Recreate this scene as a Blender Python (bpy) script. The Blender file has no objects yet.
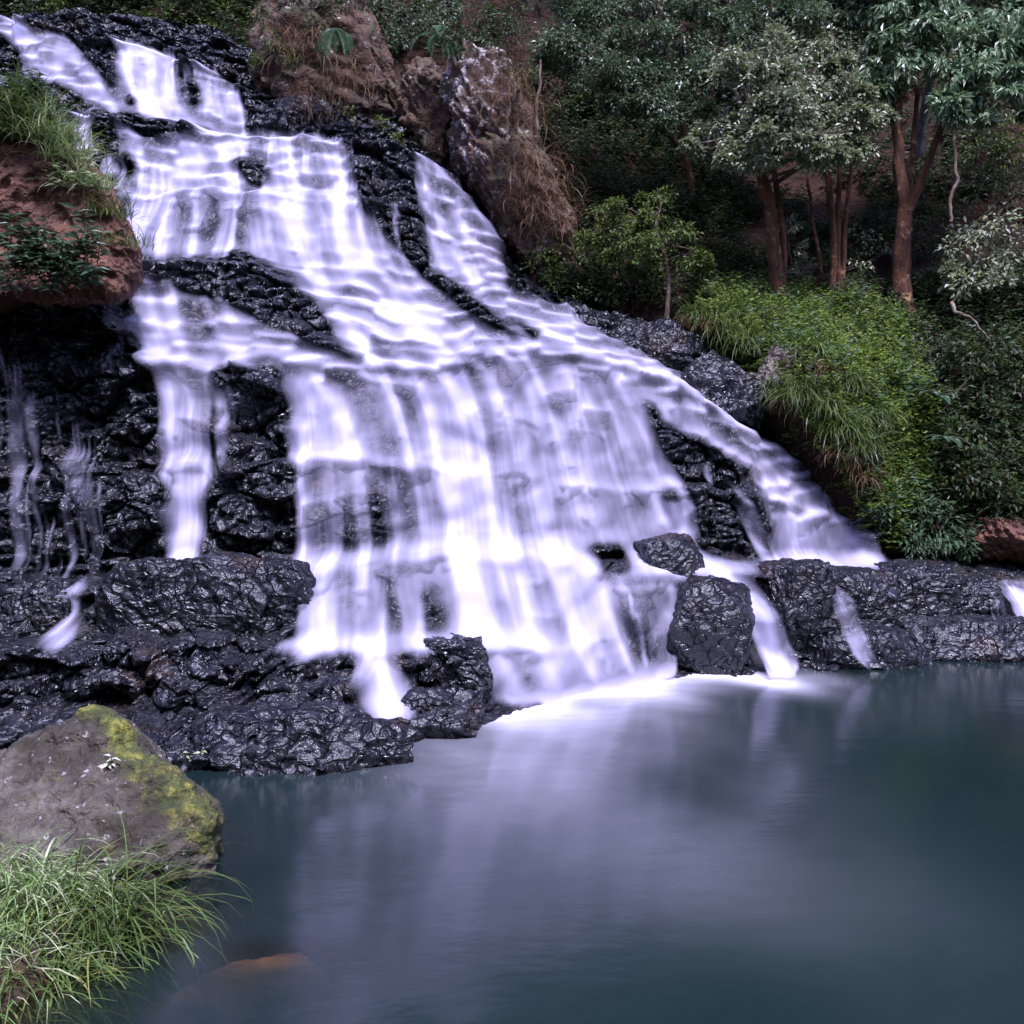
import bpy, bmesh, math, time
import numpy as np
T0 = time.time()
RNG = np.random.default_rng(7)
SC = bpy.context.scene
COL = SC.collection
F = 1098.0      # focal length in pixels of the photograph
H = 2.2         # camera height above the pool
HY = 480.0      # horizon row

# ------------------------------------------------------------------ helpers
def W3(px, py, D):
    px = np.asarray(px, float); py = np.asarray(py, float); D = np.asarray(D, float)
    return np.stack([(px-512)/F*D, D+0*px, H-(py-HY)/F*D], -1)

def hsh(i, j, s=0):
    i = np.asarray(i).astype(np.int64); j = np.asarray(j).astype(np.int64)
    h = (i*374761393 + j*668265263 + s*974634721) & 0xFFFFFFFF
    h = ((h ^ (h >> 13))*1274126177) & 0xFFFFFFFF
    h = h ^ (h >> 16)
    h = (h*2246822519) & 0xFFFFFFFF
    return ((h ^ (h >> 15)) & 0xFFFFFF)/float(0xFFFFFF)

def vn(x, y, s=0):
    x = np.asarray(x, float); y = np.asarray(y, float)
    x, y = np.broadcast_arrays(x, y)
    i = np.floor(x); j = np.floor(y); u = x-i; v = y-j
    u = u*u*u*(u*(u*6-15)+10); v = v*v*v*(v*(v*6-15)+10)
    a = hsh(i, j, s); b = hsh(i+1, j, s); c = hsh(i, j+1, s); d = hsh(i+1, j+1, s)
    return (a*(1-u)+b*u)*(1-v)+(c*(1-u)+d*u)*v - .5

def fbm(x, y, o=4, s=0):
    r = 0; a = 1.
    for k in range(o):
        r = r + a*vn(np.asarray(x)*2**k+k*17.3, np.asarray(y)*2**k+k*9.1, s+k); a *= .5
    return r

def fbm3(p, sc, o=3, s=0):
    x, y, z = p[:, 0]*sc, p[:, 1]*sc, p[:, 2]*sc
    return (fbm(x+.7*z, y+.3*x, o, s)+fbm(y-.6*x, z+.4*y, o, s+11)+fbm(z+.2*x, x-.5*y, o, s+23))/2.

def vor(x, z, s=0):
    """nearest cell: offsets from its seed and its integer id"""
    i0 = np.floor(x); j0 = np.floor(z)
    best = np.full(np.shape(x), 1e9); dx = np.zeros_like(best); dz = np.zeros_like(best); ci = np.zeros_like(best); cj = np.zeros_like(best); sec = np.full(np.shape(x), 1e9)
    for a in (-1, 0, 1):
        for b in (-1, 0, 1):
            i = i0+a; j = j0+b
            ex = x-(i+hsh(i, j, s)); ez = z-(j+hsh(i, j, s+5)); d = ex*ex+ez*ez
            m = d < best
            sec = np.where(m, best, np.minimum(sec, d))
            dx = np.where(m, ex, dx); dz = np.where(m, ez, dz); ci = np.where(m, i, ci); cj = np.where(m, j, cj); best = np.where(m, d, best)
    return dx, dz, ci, cj, np.sqrt(sec)-np.sqrt(best)

def box1(a, r, ax):
    if r < 1: return a
    a = np.moveaxis(a, ax, 0)
    p = np.concatenate([np.repeat(a[:1], r+1, 0), a, np.repeat(a[-1:], r, 0)], 0)
    c = np.cumsum(p, 0); o = (c[2*r+1:]-c[:-2*r-1])/(2*r+1)
    return np.moveaxis(o, 0, ax)
def blur(a, rx, ry=None, n=2):
    ry = rx if ry is None else ry
    for _ in range(n): a = box1(box1(a, ry, 0), rx, 1)
    return a

def sstep(x, a, b):
    t = np.clip((x-a)/(b-a), 0, 1); return t*t*(3-2*t)

def mesh_np(name, V, Fc, mat=None, parent=None, smooth=True, attrs=None):
    V = np.asarray(V, np.float32).reshape(-1, 3); Fc = np.asarray(Fc, np.int32); k = Fc.shape[1]
    me = bpy.data.meshes.new(name)
    me.vertices.add(len(V)); me.vertices.foreach_set('co', V.ravel())
    me.loops.add(Fc.size); me.loops.foreach_set('vertex_index', Fc.ravel())
    me.polygons.add(len(Fc)); me.polygons.foreach_set('loop_start', np.arange(0, Fc.size, k, dtype=np.int32))
    me.polygons.foreach_set('use_smooth', np.full(len(Fc), smooth, bool))
    me.update(calc_edges=True)
    for an, av in (attrs or {}).items():
        at = me.attributes.new(an, 'FLOAT', 'POINT'); at.data.foreach_set('value', np.asarray(av, np.float32).ravel())
    if mat: me.materials.append(mat)
    o = bpy.data.objects.new(name, me); COL.objects.link(o)
    if parent: o.parent = parent
    return o

def tag(o, label=None, cat=None, group=None, kind=None):
    if label: o['label'] = label
    if cat: o['category'] = cat
    if group: o['group'] = group
    if kind: o['kind'] = kind
    return o

def thing(name, loc, label, cat, group=None):
    o = bpy.data.objects.new(name, None); COL.objects.link(o); o.location = loc; o.empty_display_size = .2
    return tag(o, label, cat, group)

class Geo:
    def __init__(s): s.V = []; s.F = []; s.n = 0
    def add(s, V, Fc):
        V = np.asarray(V).reshape(-1, 3); s.V.append(V); s.F.append(np.asarray(Fc)+s.n); s.n += len(V)
    def build(s, name, mat, parent=None, origin=None, smooth=True):
        V = np.concatenate(s.V); Fc = np.concatenate(s.F)
        if origin is not None: V = V-np.asarray(origin)
        return mesh_np(name, V, Fc, mat, parent, smooth)

def nrm(a): return a/np.maximum(np.linalg.norm(a, axis=-1, keepdims=True), 1e-9)

def tube(g, pts, rad, ns=8, seed=0, bump=.08):
    pts = np.asarray(pts, float); rad = np.asarray(rad, float); n = len(pts)
    tan = nrm(np.gradient(pts, axis=0)); ref = np.array([.31, .92, .21])
    a = nrm(np.cross(tan, ref)); b = np.cross(tan, a)
    th = np.linspace(0, 2*np.pi, ns, endpoint=False)
    k = 1+bump*2*vn(np.arange(n)[:, None]*.8+seed*13.1, np.arange(ns)[None, :]*.9, seed)
    ring = (a[:, None]*np.cos(th)[None, :, None]+b[:, None]*np.sin(th)[None, :, None])*(rad[:, None]*k)[..., None]+pts[:, None]
    V = ring.reshape(-1, 3); i = np.arange(n-1)[:, None]*ns; j = np.arange(ns)[None, :]; j2 = (j+1) % ns
    Fc = np.stack([i+j, i+j2, i+ns+j2, i+ns+j], -1).reshape(-1, 4)
    g.add(V, Fc)

def curve_pts(ctrl, n, wob=0, seed=0):
    ctrl = np.asarray(ctrl, float); t = np.linspace(0, len(ctrl)-1, n)
    out = np.stack([np.interp(t, np.arange(len(ctrl)), ctrl[:, k]) for k in range(ctrl.shape[1])], -1)
    if len(ctrl) > 2:
        for _ in range(2):
            o = out.copy(); o[1:-1] = (out[:-2]+2*out[1:-1]+out[2:])/4; out = o
    if wob:
        for k in range(3): out[:, k] += wob*fbm(np.arange(n)*.35+seed*7.7, k*5.3+0*t, 2, seed)*np.minimum(1, np.arange(n)/3)
    return out

def leaves(g, c, ax, nm, L, w, fold=.25):
    """folded lanceolate leaves: six points each, every one an island"""
    c = np.asarray(c); n = len(c); ax = nrm(ax); side = nrm(np.cross(ax, nm)); up = np.cross(side, ax)
    L = np.broadcast_to(L, n)[:, None]; w = np.broadcast_to(w, n)[:, None]
    b = c; m1 = c+ax*L*.4; tip = c+ax*L-up*L*.12
    l1 = m1+side*w*.5+up*w*fold; r1 = m1-side*w*.5+up*w*fold
    V = np.stack([b, l1, tip, r1], 1).reshape(-1, 3); k = np.arange(n)[:, None]*4
    Fc = np.concatenate([k+np.array([[0, 2, 1]]), k+np.array([[0, 3, 2]])])
    g.add(V, Fc)

def blades(g, base, az, elev, L, w, droop, seg=6):
    n = len(base); t = np.linspace(0, 1, seg+1)[None, :]
    ang = elev[:, None]-droop[:, None]*t**1.3
    dl = (L/seg)[:, None]
    h = np.concatenate([np.zeros((n, 1)), np.cumsum(np.cos(ang[:, :-1])*dl, 1)], 1)
    z = np.concatenate([np.zeros((n, 1)), np.cumsum(np.sin(ang[:, :-1])*dl, 1)], 1)
    tw = az[:, None]+.25*(t-.3)*RNG.normal(size=(n, 1))
    P = np.stack([base[:, None, 0]+h*np.cos(tw), base[:, None, 1]+h*np.sin(tw), base[:, None, 2]+z], -1)
    sd = RNG.uniform(0, 2*np.pi, n); s = np.stack([-np.sin(az)+.5*np.cos(sd), np.cos(az)+.5*np.sin(sd), 0*az], -1); s = nrm(s)
    wd = (w[:, None]*np.minimum(1, .45+2*t)*(1-t**2.2)+.0006)[..., None]*.5
    Lp = P-s[:, None]*wd; Rp = P+s[:, None]*wd
    V = np.stack([Lp, Rp], 2).reshape(-1, 3)
    k = (np.arange(n)*(seg+1)*2)[:, None]+np.arange(seg)[None, :]*2; k = k.reshape(-1, 1)
    g.add(V, k+np.array([[0, 1, 3, 2]]))

# ------------------------------------------------------------------ materials
def mat(name):
    m = bpy.data.materials.new(name); m.use_nodes = True; nt = m.node_tree; nt.nodes.clear(); return m, nt
def nd(nt, t, **kw):
    n = nt.nodes.new(t)
    for k, v in kw.items():
        if k in n.inputs: n.inputs[k].default_value = v
        else: setattr(n, k, v)
    return n
def lk(nt, a, b): nt.links.new(a, b)
def out(nt, s): o = nd(nt, 'ShaderNodeOutputMaterial'); lk(nt, s, o.inputs['Surface']); return o
def noise(nt, co, scale, detail=4, rough=.6, stretch=None, dist=0):
    if stretch:
        mp = nd(nt, 'ShaderNodeMapping'); mp.inputs['Scale'].default_value = stretch; lk(nt, co, mp.inputs[0]); co = mp.outputs[0]
    n = nd(nt, 'ShaderNodeTexNoise'); n.inputs['Scale'].default_value = scale; n.inputs['Detail'].default_value = detail; n.inputs['Roughness'].default_value = rough; n.inputs['Distortion'].default_value = dist
    lk(nt, co, n.inputs['Vector']); return n.outputs['Fac']
def ramp(nt, f, *st):
    r = nd(nt, 'ShaderNodeValToRGB'); e = r.color_ramp.elements
    while len(e) < len(st): e.new(.5)
    for k, (p, c) in enumerate(st): e[k].position = p; e[k].color = (c, c, c, 1) if not isinstance(c, tuple) else c+(1,)
    lk(nt, f, r.inputs[0]); return r.outputs[0]
def mixc(nt, f, a, b, mode='MIX'):
    m = nd(nt, 'ShaderNodeMix', data_type='RGBA', blend_type=mode)
    for s, v in ((m.inputs[0], f), (m.inputs[6], a), (m.inputs[7], b)):
        if isinstance(v, tuple): s.default_value = v+(1,)
        elif isinstance(v, (int, float)): s.default_value = v
        else: lk(nt, v, s)
    return m.outputs[2]
def mth(nt, op, a, b=0.):
    m = nd(nt, 'ShaderNodeMath', operation=op)
    for s, v in ((m.inputs[0], a), (m.inputs[1], b)):
        if isinstance(v, (int, float)): s.default_value = v
        else: lk(nt, v, s)
    return m.outputs[0]
HGT = {}
def bumpn(nt, h, st, d, prev=None):
    """one bump node on the summed heights (metres)"""
    hs = mth(nt, 'MULTIPLY', h, st*d)
    if prev is not None: hs = mth(nt, 'ADD', hs, HGT[(nt.id_data.name, prev.node.name)])
    b = nd(nt, 'ShaderNodeBump'); b.inputs['Strength'].default_value = 1.; b.inputs['Distance'].default_value = 1.; lk(nt, hs, b.inputs['Height'])
    HGT[(nt.id_data.name, b.name)] = hs
    return b.outputs[0]
def pos(nt): return nd(nt, 'ShaderNodeNewGeometry').outputs['Position']
def up_z(nt):
    g = nd(nt, 'ShaderNodeNewGeometry'); s = nd(nt, 'ShaderNodeSeparateXYZ'); lk(nt, g.outputs['True Normal'], s.inputs[0]); return s.outputs[2]

def m_wetrock():
    m, nt = mat('wet_black_rock'); p = pos(nt)
    n1 = noise(nt, p, 1.3, 6, .65); n2 = noise(nt, p, 7, 8, .7); n3 = noise(nt, p, 26, 6, .7, (1, 1, 1.6)); n4 = noise(nt, p, .9, 4, .6)
    c = ramp(nt, n2, (.3, (.005, .005, .007)), (.55, (.017, .016, .021)), (.8, (.05, .048, .06)))
    br = ramp(nt, n1, (.56, 0.), (.72, 1.))
    c = mixc(nt, mth(nt, 'MULTIPLY', br, .75), c, (.055, .028, .013))
    gr = ramp(nt, n4, (.6, 0.), (.75, .7)); c = mixc(nt, gr, c, (.035, .036, .02))
    b = nd(nt, 'ShaderNodeBsdfPrincipled'); lk(nt, c, b.inputs['Base Color'])
    sh_ = nd(nt, 'ShaderNodeAttribute', attribute_name='sheet').outputs['Fac']; lk(nt, mth(nt, 'ADD', ramp(nt, noise(nt, p, 4, 4), (.35, .22), (.65, .44)), mth(nt, 'MULTIPLY', sh_, .6)), b.inputs['Roughness']); b.inputs['Specular IOR Level'].default_value = .6
    v = nd(nt, 'ShaderNodeTexVoronoi', feature='DISTANCE_TO_EDGE'); v.inputs['Scale'].default_value = 3.2; mp = nd(nt, 'ShaderNodeMapping'); mp.inputs['Scale'].default_value = (1, 1, 1.8)
    mx = nd(nt, 'ShaderNodeVectorMath', operation='ADD'); lk(nt, p, mx.inputs[0])
    nn = nd(nt, 'ShaderNodeTexNoise'); nn.inputs['Scale'].default_value = 2.5; lk(nt, p, nn.inputs['Vector']); lk(nt, nn.outputs['Color'], mx.inputs[1])
    lk(nt, mx.outputs[0], mp.inputs[0]); lk(nt, mp.outputs[0], v.inputs['Vector'])
    cr = ramp(nt, v.outputs['Distance'], (0., 0.), (.06, 1.))
    v2 = nd(nt, 'ShaderNodeTexVoronoi'); v2.inputs['Scale'].default_value = 4.2; lk(nt, mp.outputs[0], v2.inputs['Vector'])
    h = bumpn(nt, cr, 1., .03); h = bumpn(nt, v2.outputs['Distance'], 1., .035, h); h = bumpn(nt, noise(nt, p, 5, 5, .62, (1, 1, 1.3)), 1., .065, h); h = bumpn(nt, noise(nt, p, 13, 2, .5, (1, 1, 1.4)), 1., .009, h)
    lk(nt, h, b.inputs['Normal']); out(nt, b.outputs[0]); return m

def m_dryrock(name, base, dark, lich, lt=.6, ls=9., rough=.8, moss=None):
    m, nt = mat(name); p = pos(nt)
    n1 = noise(nt, p, 1.6, 7, .65); n2 = noise(nt, p, 9, 8, .7); n3 = noise(nt, p, ls, 5, .7); n4 = noise(nt, p, 40, 4, .6)
    c = mixc(nt, ramp(nt, n1, (.35, 0.), (.65, 1.)), dark, base); c = mixc(nt, ramp(nt, n2, (.35, .5), (.7, 0.)), c, dark)
    c = mixc(nt, ramp(nt, n3, (lt, 0.), (lt+.06, 1.)), c, lich)
    if moss:
        mf = mth(nt, 'MULTIPLY', ramp(nt, noise(nt, p, 2.2, 5, .65), (.42, 0.), (.58, 1.)), ramp(nt, up_z(nt), (.1, 0.), (.55, 1.)))
        c = mixc(nt, mf, c, moss)
    b = nd(nt, 'ShaderNodeBsdfPrincipled', Roughness=rough); lk(nt, c, b.inputs['Base Color'])
    h = bumpn(nt, noise(nt, p, 4, 4, .58, None, .5), 1., .15); h = bumpn(nt, noise(nt, p, 16, 2, .5), 1., .03, h); lk(nt, h, b.inputs['Normal']); out(nt, b.outputs[0]); return m

def m_boulder():
    m, nt = mat('mossy_boulder'); p = pos(nt)
    n1 = noise(nt, p, 2.2, 7, .65); n2 = noise(nt, p, 12, 8, .75); n3 = noise(nt, p, 16, 5, .7); n4 = noise(nt, p, 60, 4, .65)
    c = mixc(nt, ramp(nt, n1, (.4, 0.), (.6, 1.)), (.03, .02, .008), (.16, .135, .105)); c = mixc(nt, ramp(nt, n2, (.38, .75), (.62, 0.)), c, (.022, .018, .012))
    c = mixc(nt, ramp(nt, n3, (.63, 0.), (.67, .85)), c, (.36, .34, .33))
    at = nd(nt, 'ShaderNodeAttribute', attribute_name='moss')
    mm = mth(nt, 'ADD', at.outputs['Fac'], mth(nt, 'MULTIPLY', mth(nt, 'SUBTRACT', noise(nt, p, 6, 6, .72), .5), 2.6))
    mf = ramp(nt, mm, (.38, 0.), (.85, 1.))
    mc = ramp(nt, noise(nt, p, 9, 5, .7), (.3, (.018, .024, .005)), (.5, (.06, .066, .01)), (.68, (.26, .24, .03)))
    c = mixc(nt, mf, c, mc)
    b = nd(nt, 'ShaderNodeBsdfPrincipled', Roughness=.85); lk(nt, c, b.inputs['Base Color'])
    h = bumpn(nt, noise(nt, p, 7, 4, .58, None, .5), 1., .07); h = bumpn(nt, noise(nt, p, 30, 3, .55), 1., .016, h); h = bumpn(nt, mf, 1., .015, h); lk(nt, h, b.inputs['Normal']); out(nt, b.outputs[0]); return m

def m_leaf(name, cols, rough=.45, spec=.5, trans=.25):
    m, nt = mat(name); g = nd(nt, 'ShaderNodeNewGeometry')
    c = ramp(nt, g.outputs['Random Per Island'], *[(k/max(1, len(cols)-1), cc) for k, cc in enumerate(cols)])
    n = noise(nt, g.outputs['Position'], .9, 3); c = mixc(nt, .5, c, ramp(nt, n, (.3, (.55, .6, .5)), (.7, (1.35, 1.3, 1.2))), 'MULTIPLY')
    b = nd(nt, 'ShaderNodeBsdfPrincipled', Roughness=rough); b.inputs['Specular IOR Level'].default_value = spec; lk(nt, c, b.inputs['Base Color'])
    t = nd(nt, 'ShaderNodeBsdfTranslucent'); lk(nt, c, t.inputs[0]); x = nd(nt, 'ShaderNodeMixShader'); x.inputs[0].default_value = trans
    lk(nt, b.outputs[0], x.inputs[1]); lk(nt, t.outputs[0], x.inputs[2]); out(nt, x.outputs[0]); return m

def m_bark(name, a, b_, lich):
    m, nt = mat(name); p = pos(nt)
    n1 = noise(nt, p, 5, 6, .7, (2, 2, .6)); n2 = noise(nt, p, 22, 5, .7, (1, 1, .5)); n3 = noise(nt, p, 6, 5, .7)
    c = mixc(nt, ramp(nt, n1, (.35, 0.), (.65, 1.)), a, b_); c = mixc(nt, ramp(nt, n3, (.57, 0.), (.64, .8)), c, lich)
    s = nd(nt, 'ShaderNodeBsdfPrincipled', Roughness=.85); lk(nt, c, s.inputs['Base Color']); lk(nt, bumpn(nt, n2, .9, .03), s.inputs['Normal']); out(nt, s.outputs[0]); return m

def m_earth():
    m, nt = mat('forest_soil'); p = pos(nt)
    n1 = noise(nt, p, .7, 6, .6); n2 = noise(nt, p, 6, 8, .7); n3 = noise(nt, p, 1.1, 4, .6); n4 = noise(nt, p, 30, 5, .7)
    c = mixc(nt, ramp(nt, n1, (.35, 0.), (.65, 1.)), (.014, .006, .003), (.05, .02, .009)); c = mixc(nt, ramp(nt, n2, (.4, .7), (.65, 0.)), c, (.012, .007, .005))
    c = mixc(nt, ramp(nt, n3, (.55, 0.), (.7, .7)), c, (.022, .03, .01))
    b = nd(nt, 'ShaderNodeBsdfPrincipled', Roughness=.95); b.inputs['Specular IOR Level'].default_value = .2; lk(nt, c, b.inputs['Base Color'])
    h = bumpn(nt, noise(nt, p, 3, 4, .58), 1., .2); h = bumpn(nt, noise(nt, p, 12, 2, .5), 1., .05, h); lk(nt, h, b.inputs['Normal']); out(nt, b.outputs[0]); return m

def m_fall():
    m, nt = mat('silky_falling_water'); at = nd(nt, 'ShaderNodeAttribute', attribute_name='cover')
    d = nd(nt, 'ShaderNodeBsdfDiffuse'); d.inputs[0].default_value = (.75, .70, .90, 1)
    t = nd(nt, 'ShaderNodeBsdfTranslucent'); t.inputs[0].default_value = (.73, .68, .89, 1)
    x = nd(nt, 'ShaderNodeMixShader'); x.inputs[0].default_value = .42; lk(nt, d.outputs[0], x.inputs[1]); lk(nt, t.outputs[0], x.inputs[2])
    tr = nd(nt, 'ShaderNodeBsdfTransparent'); y = nd(nt, 'ShaderNodeMixShader'); lk(nt, at.outputs['Fac'], y.inputs[0]); lk(nt, tr.outputs[0], y.inputs[1]); lk(nt, x.outputs[0], y.inputs[2])
    out(nt, y.outputs[0]); return m

def m_pool():
    m, nt = mat('pool_water'); p = pos(nt)
    dp = nd(nt, 'ShaderNodeAttribute', attribute_name='depth').outputs['Fac']; fo = nd(nt, 'ShaderNodeAttribute', attribute_name='foam').outputs['Fac']
    n1 = noise(nt, p, .35, 3, .5, (1, .6, 1))
    c = mixc(nt, ramp(nt, n1, (.35, 0.), (.65, 1.)), (.007, .0165, .016), (.010, .0215, .0195))
    d = nd(nt, 'ShaderNodeBsdfDiffuse'); lk(nt, c, d.inputs[0])
    tr = nd(nt, 'ShaderNodeBsdfTransparent'); tr.inputs[0].default_value = (.85, .8, .66, 1)
    f = mth(nt, 'POWER', 2.718, mth(nt, 'MULTIPLY', dp, -3.)); x = nd(nt, 'ShaderNodeMixShader'); lk(nt, f, x.inputs[0]); lk(nt, d.outputs[0], x.inputs[1]); lk(nt, tr.outputs[0], x.inputs[2])
    g = nd(nt, 'ShaderNodeBsdfGlossy'); g.inputs['Roughness'].default_value = .15
    h = bumpn(nt, noise(nt, p, 2.2, 3, .5, (1, 1.6, 1)), .06, .06); h = bumpn(nt, noise(nt, p, 9, 2, .5, (1, 1.8, 1)), .025, .02, h); lk(nt, h, g.inputs['Normal'])
    fr = nd(nt, 'ShaderNodeFresnel'); fr.inputs[0].default_value = 1.6
    y = nd(nt, 'ShaderNodeMixShader'); lk(nt, fr.outputs[0], y.inputs[0]); lk(nt, x.outputs[0], y.inputs[1]); lk(nt, g.outputs[0], y.inputs[2])
    w = nd(nt, 'ShaderNodeBsdfDiffuse'); w.inputs[0].default_value = (.88, .84, .96, 1)
    ff = mth(nt, 'MULTIPLY', fo, ramp(nt, noise(nt, p, 2.2, 4, .6, (1, 1.8, 1)), (.3, .75), (.7, 1.)))
    z = nd(nt, 'ShaderNodeMixShader'); lk(nt, ff, z.inputs[0]); lk(nt, y.outputs[0], z.inputs[1]); lk(nt, w.outputs[0], z.inputs[2])
    out(nt, z.outputs[0]); return m

M = dict(
    wet=m_wetrock(), boulder=m_boulder(), earth=m_earth(), fall=m_fall(), pool=m_pool(),
    outcrop=m_dryrock('brown_outcrop', (.14, .072, .036), (.03, .014, .008), (.4, .34, .29), .6, 5., moss=(.05, .06, .015)),
    lichen=m_dryrock('lichen_outcrop', (.15, .085, .052), (.03, .016, .01), (.5, .44, .4), .52, 6., moss=(.05, .05, .02)),
    redearth=m_dryrock('red_earth_boulder', (.22, .095, .05), (.06, .026, .015), (.5, .38, .3), .64, 9.),
    pale=m_dryrock('pale_stone', (.3, .24, .2), (.1, .07, .05), (.5, .46, .42), .58, 9.),
    bark=m_bark('red_brown_bark', (.03, .011, .004), (.17, .066, .025), (.42, .24, .11)),
    palebark=m_bark('pale_grey_bark', (.12, .11, .11), (.3, .29, .3), (.42, .4, .4)),
    twig=m_bark('brown_twig', (.03, .018, .011), (.1, .06, .04), (.2, .16, .12)),
    vine=m_bark('pale_vine', (.1, .065, .04), (.26, .18, .12), (.36, .3, .25)),
    blue=m_leaf('bluish_leaf', [(.05, .085, .035), (.09, .14, .06), (.17, .22, .11), (.065, .105, .035)], .38, .65),
    grey=m_leaf('grey_green_leaf', [(.09, .12, .05), (.2, .24, .13), (.46, .48, .32), (.13, .165, .06), (.27, .27, .1)], .38, .7),
    big=m_leaf('broad_leaf', [(.08, .14, .06), (.14, .21, .10), (.3, .38, .21), (.09, .15, .05)], .36, .65),
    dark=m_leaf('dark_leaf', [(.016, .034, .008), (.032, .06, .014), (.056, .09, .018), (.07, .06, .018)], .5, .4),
    herb=m_leaf('bright_herb_leaf', [(.055, .105, .01), (.11, .185, .02), (.18, .26, .035), (.25, .3, .045), (.08, .15, .02)], .5, .4),
    olive=m_leaf('olive_leaf', [(.055, .09, .012), (.085, .13, .018), (.125, .16, .026)], .5, .4),
    glau=m_leaf('glaucous_leaf', [(.05, .095, .04), (.08, .14, .06), (.13, .2, .1)], .45, .5),
    fern=m_leaf('fern_frond', [(.035, .085, .03), (.05, .11, .045), (.07, .13, .06)], .5, .4),
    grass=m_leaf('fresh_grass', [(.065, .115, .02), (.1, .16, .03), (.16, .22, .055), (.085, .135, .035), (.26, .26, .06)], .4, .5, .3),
    grass2=m_leaf('sunlit_grass', [(.12, .22, .045), (.2, .31, .085), (.32, .42, .17), (.44, .49, .25), (.7, .7, .48)], .4, .5, .3),  # paler copy of the grass, sunlight on blades put into the colour
    dry=m_leaf('dry_straw', [(.1, .055, .025), (.17, .1, .05), (.24, .16, .09), (.12, .06, .03)], .7, .2),
    moss=m_leaf('yellow_moss', [(.12, .13, .012), (.2, .2, .02), (.32, .32, .04), (.08, .1, .012)], .8, .2),
    pink=m_leaf('pale_leaf', [(.55, .52, .46), (.62, .6, .5), (.45, .5, .3)], .5, .4),
)

# ------------------------------------------------------------------ the stepped rock face  Y = F(X, Z)
PX0, PY0, PST = -128, -96, 2
PXN, PYN = 640, 600
_gx = PX0+PST*(np.arange(PXN)+.5); _gy = PY0+PST*(np.arange(PYN)+.5)
GX, GY = np.meshgrid(_gx, _gy)
def pmask(poly, feather=4):
    poly = np.asarray(poly, float); ins = np.zeros(GX.shape, bool); n = len(poly); j = n-1
    for i in range(n):
        xi, yi = poly[i]; xj, yj = poly[j]
        if yi != yj:
            ins ^= ((yi > GY) != (yj > GY)) & (GX < (xj-xi)*(GY-yi)/(yj-yi)+xi)
        j = i
    m = ins.astype(float)
    if feather >= 2: m = blur(m, int(feather/PST), n=2)
    return m
def samp(img, px, py):
    u = np.clip((px-PX0)/PST-.5, 0, PXN-1.001); v = np.clip((py-PY0)/PST-.5, 0, PYN-1.001)
    i = u.astype(int); j = v.astype(int); a = u-i; b = v-j
    return (img[j, i]*(1-a)+img[j, i+1]*a)*(1-b)+(img[j+1, i]*(1-a)+img[j+1, i+1]*a)*b
def project(X, Y, Z): return 512+F*X/Y, HY-F*(Z-H)/Y

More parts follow.
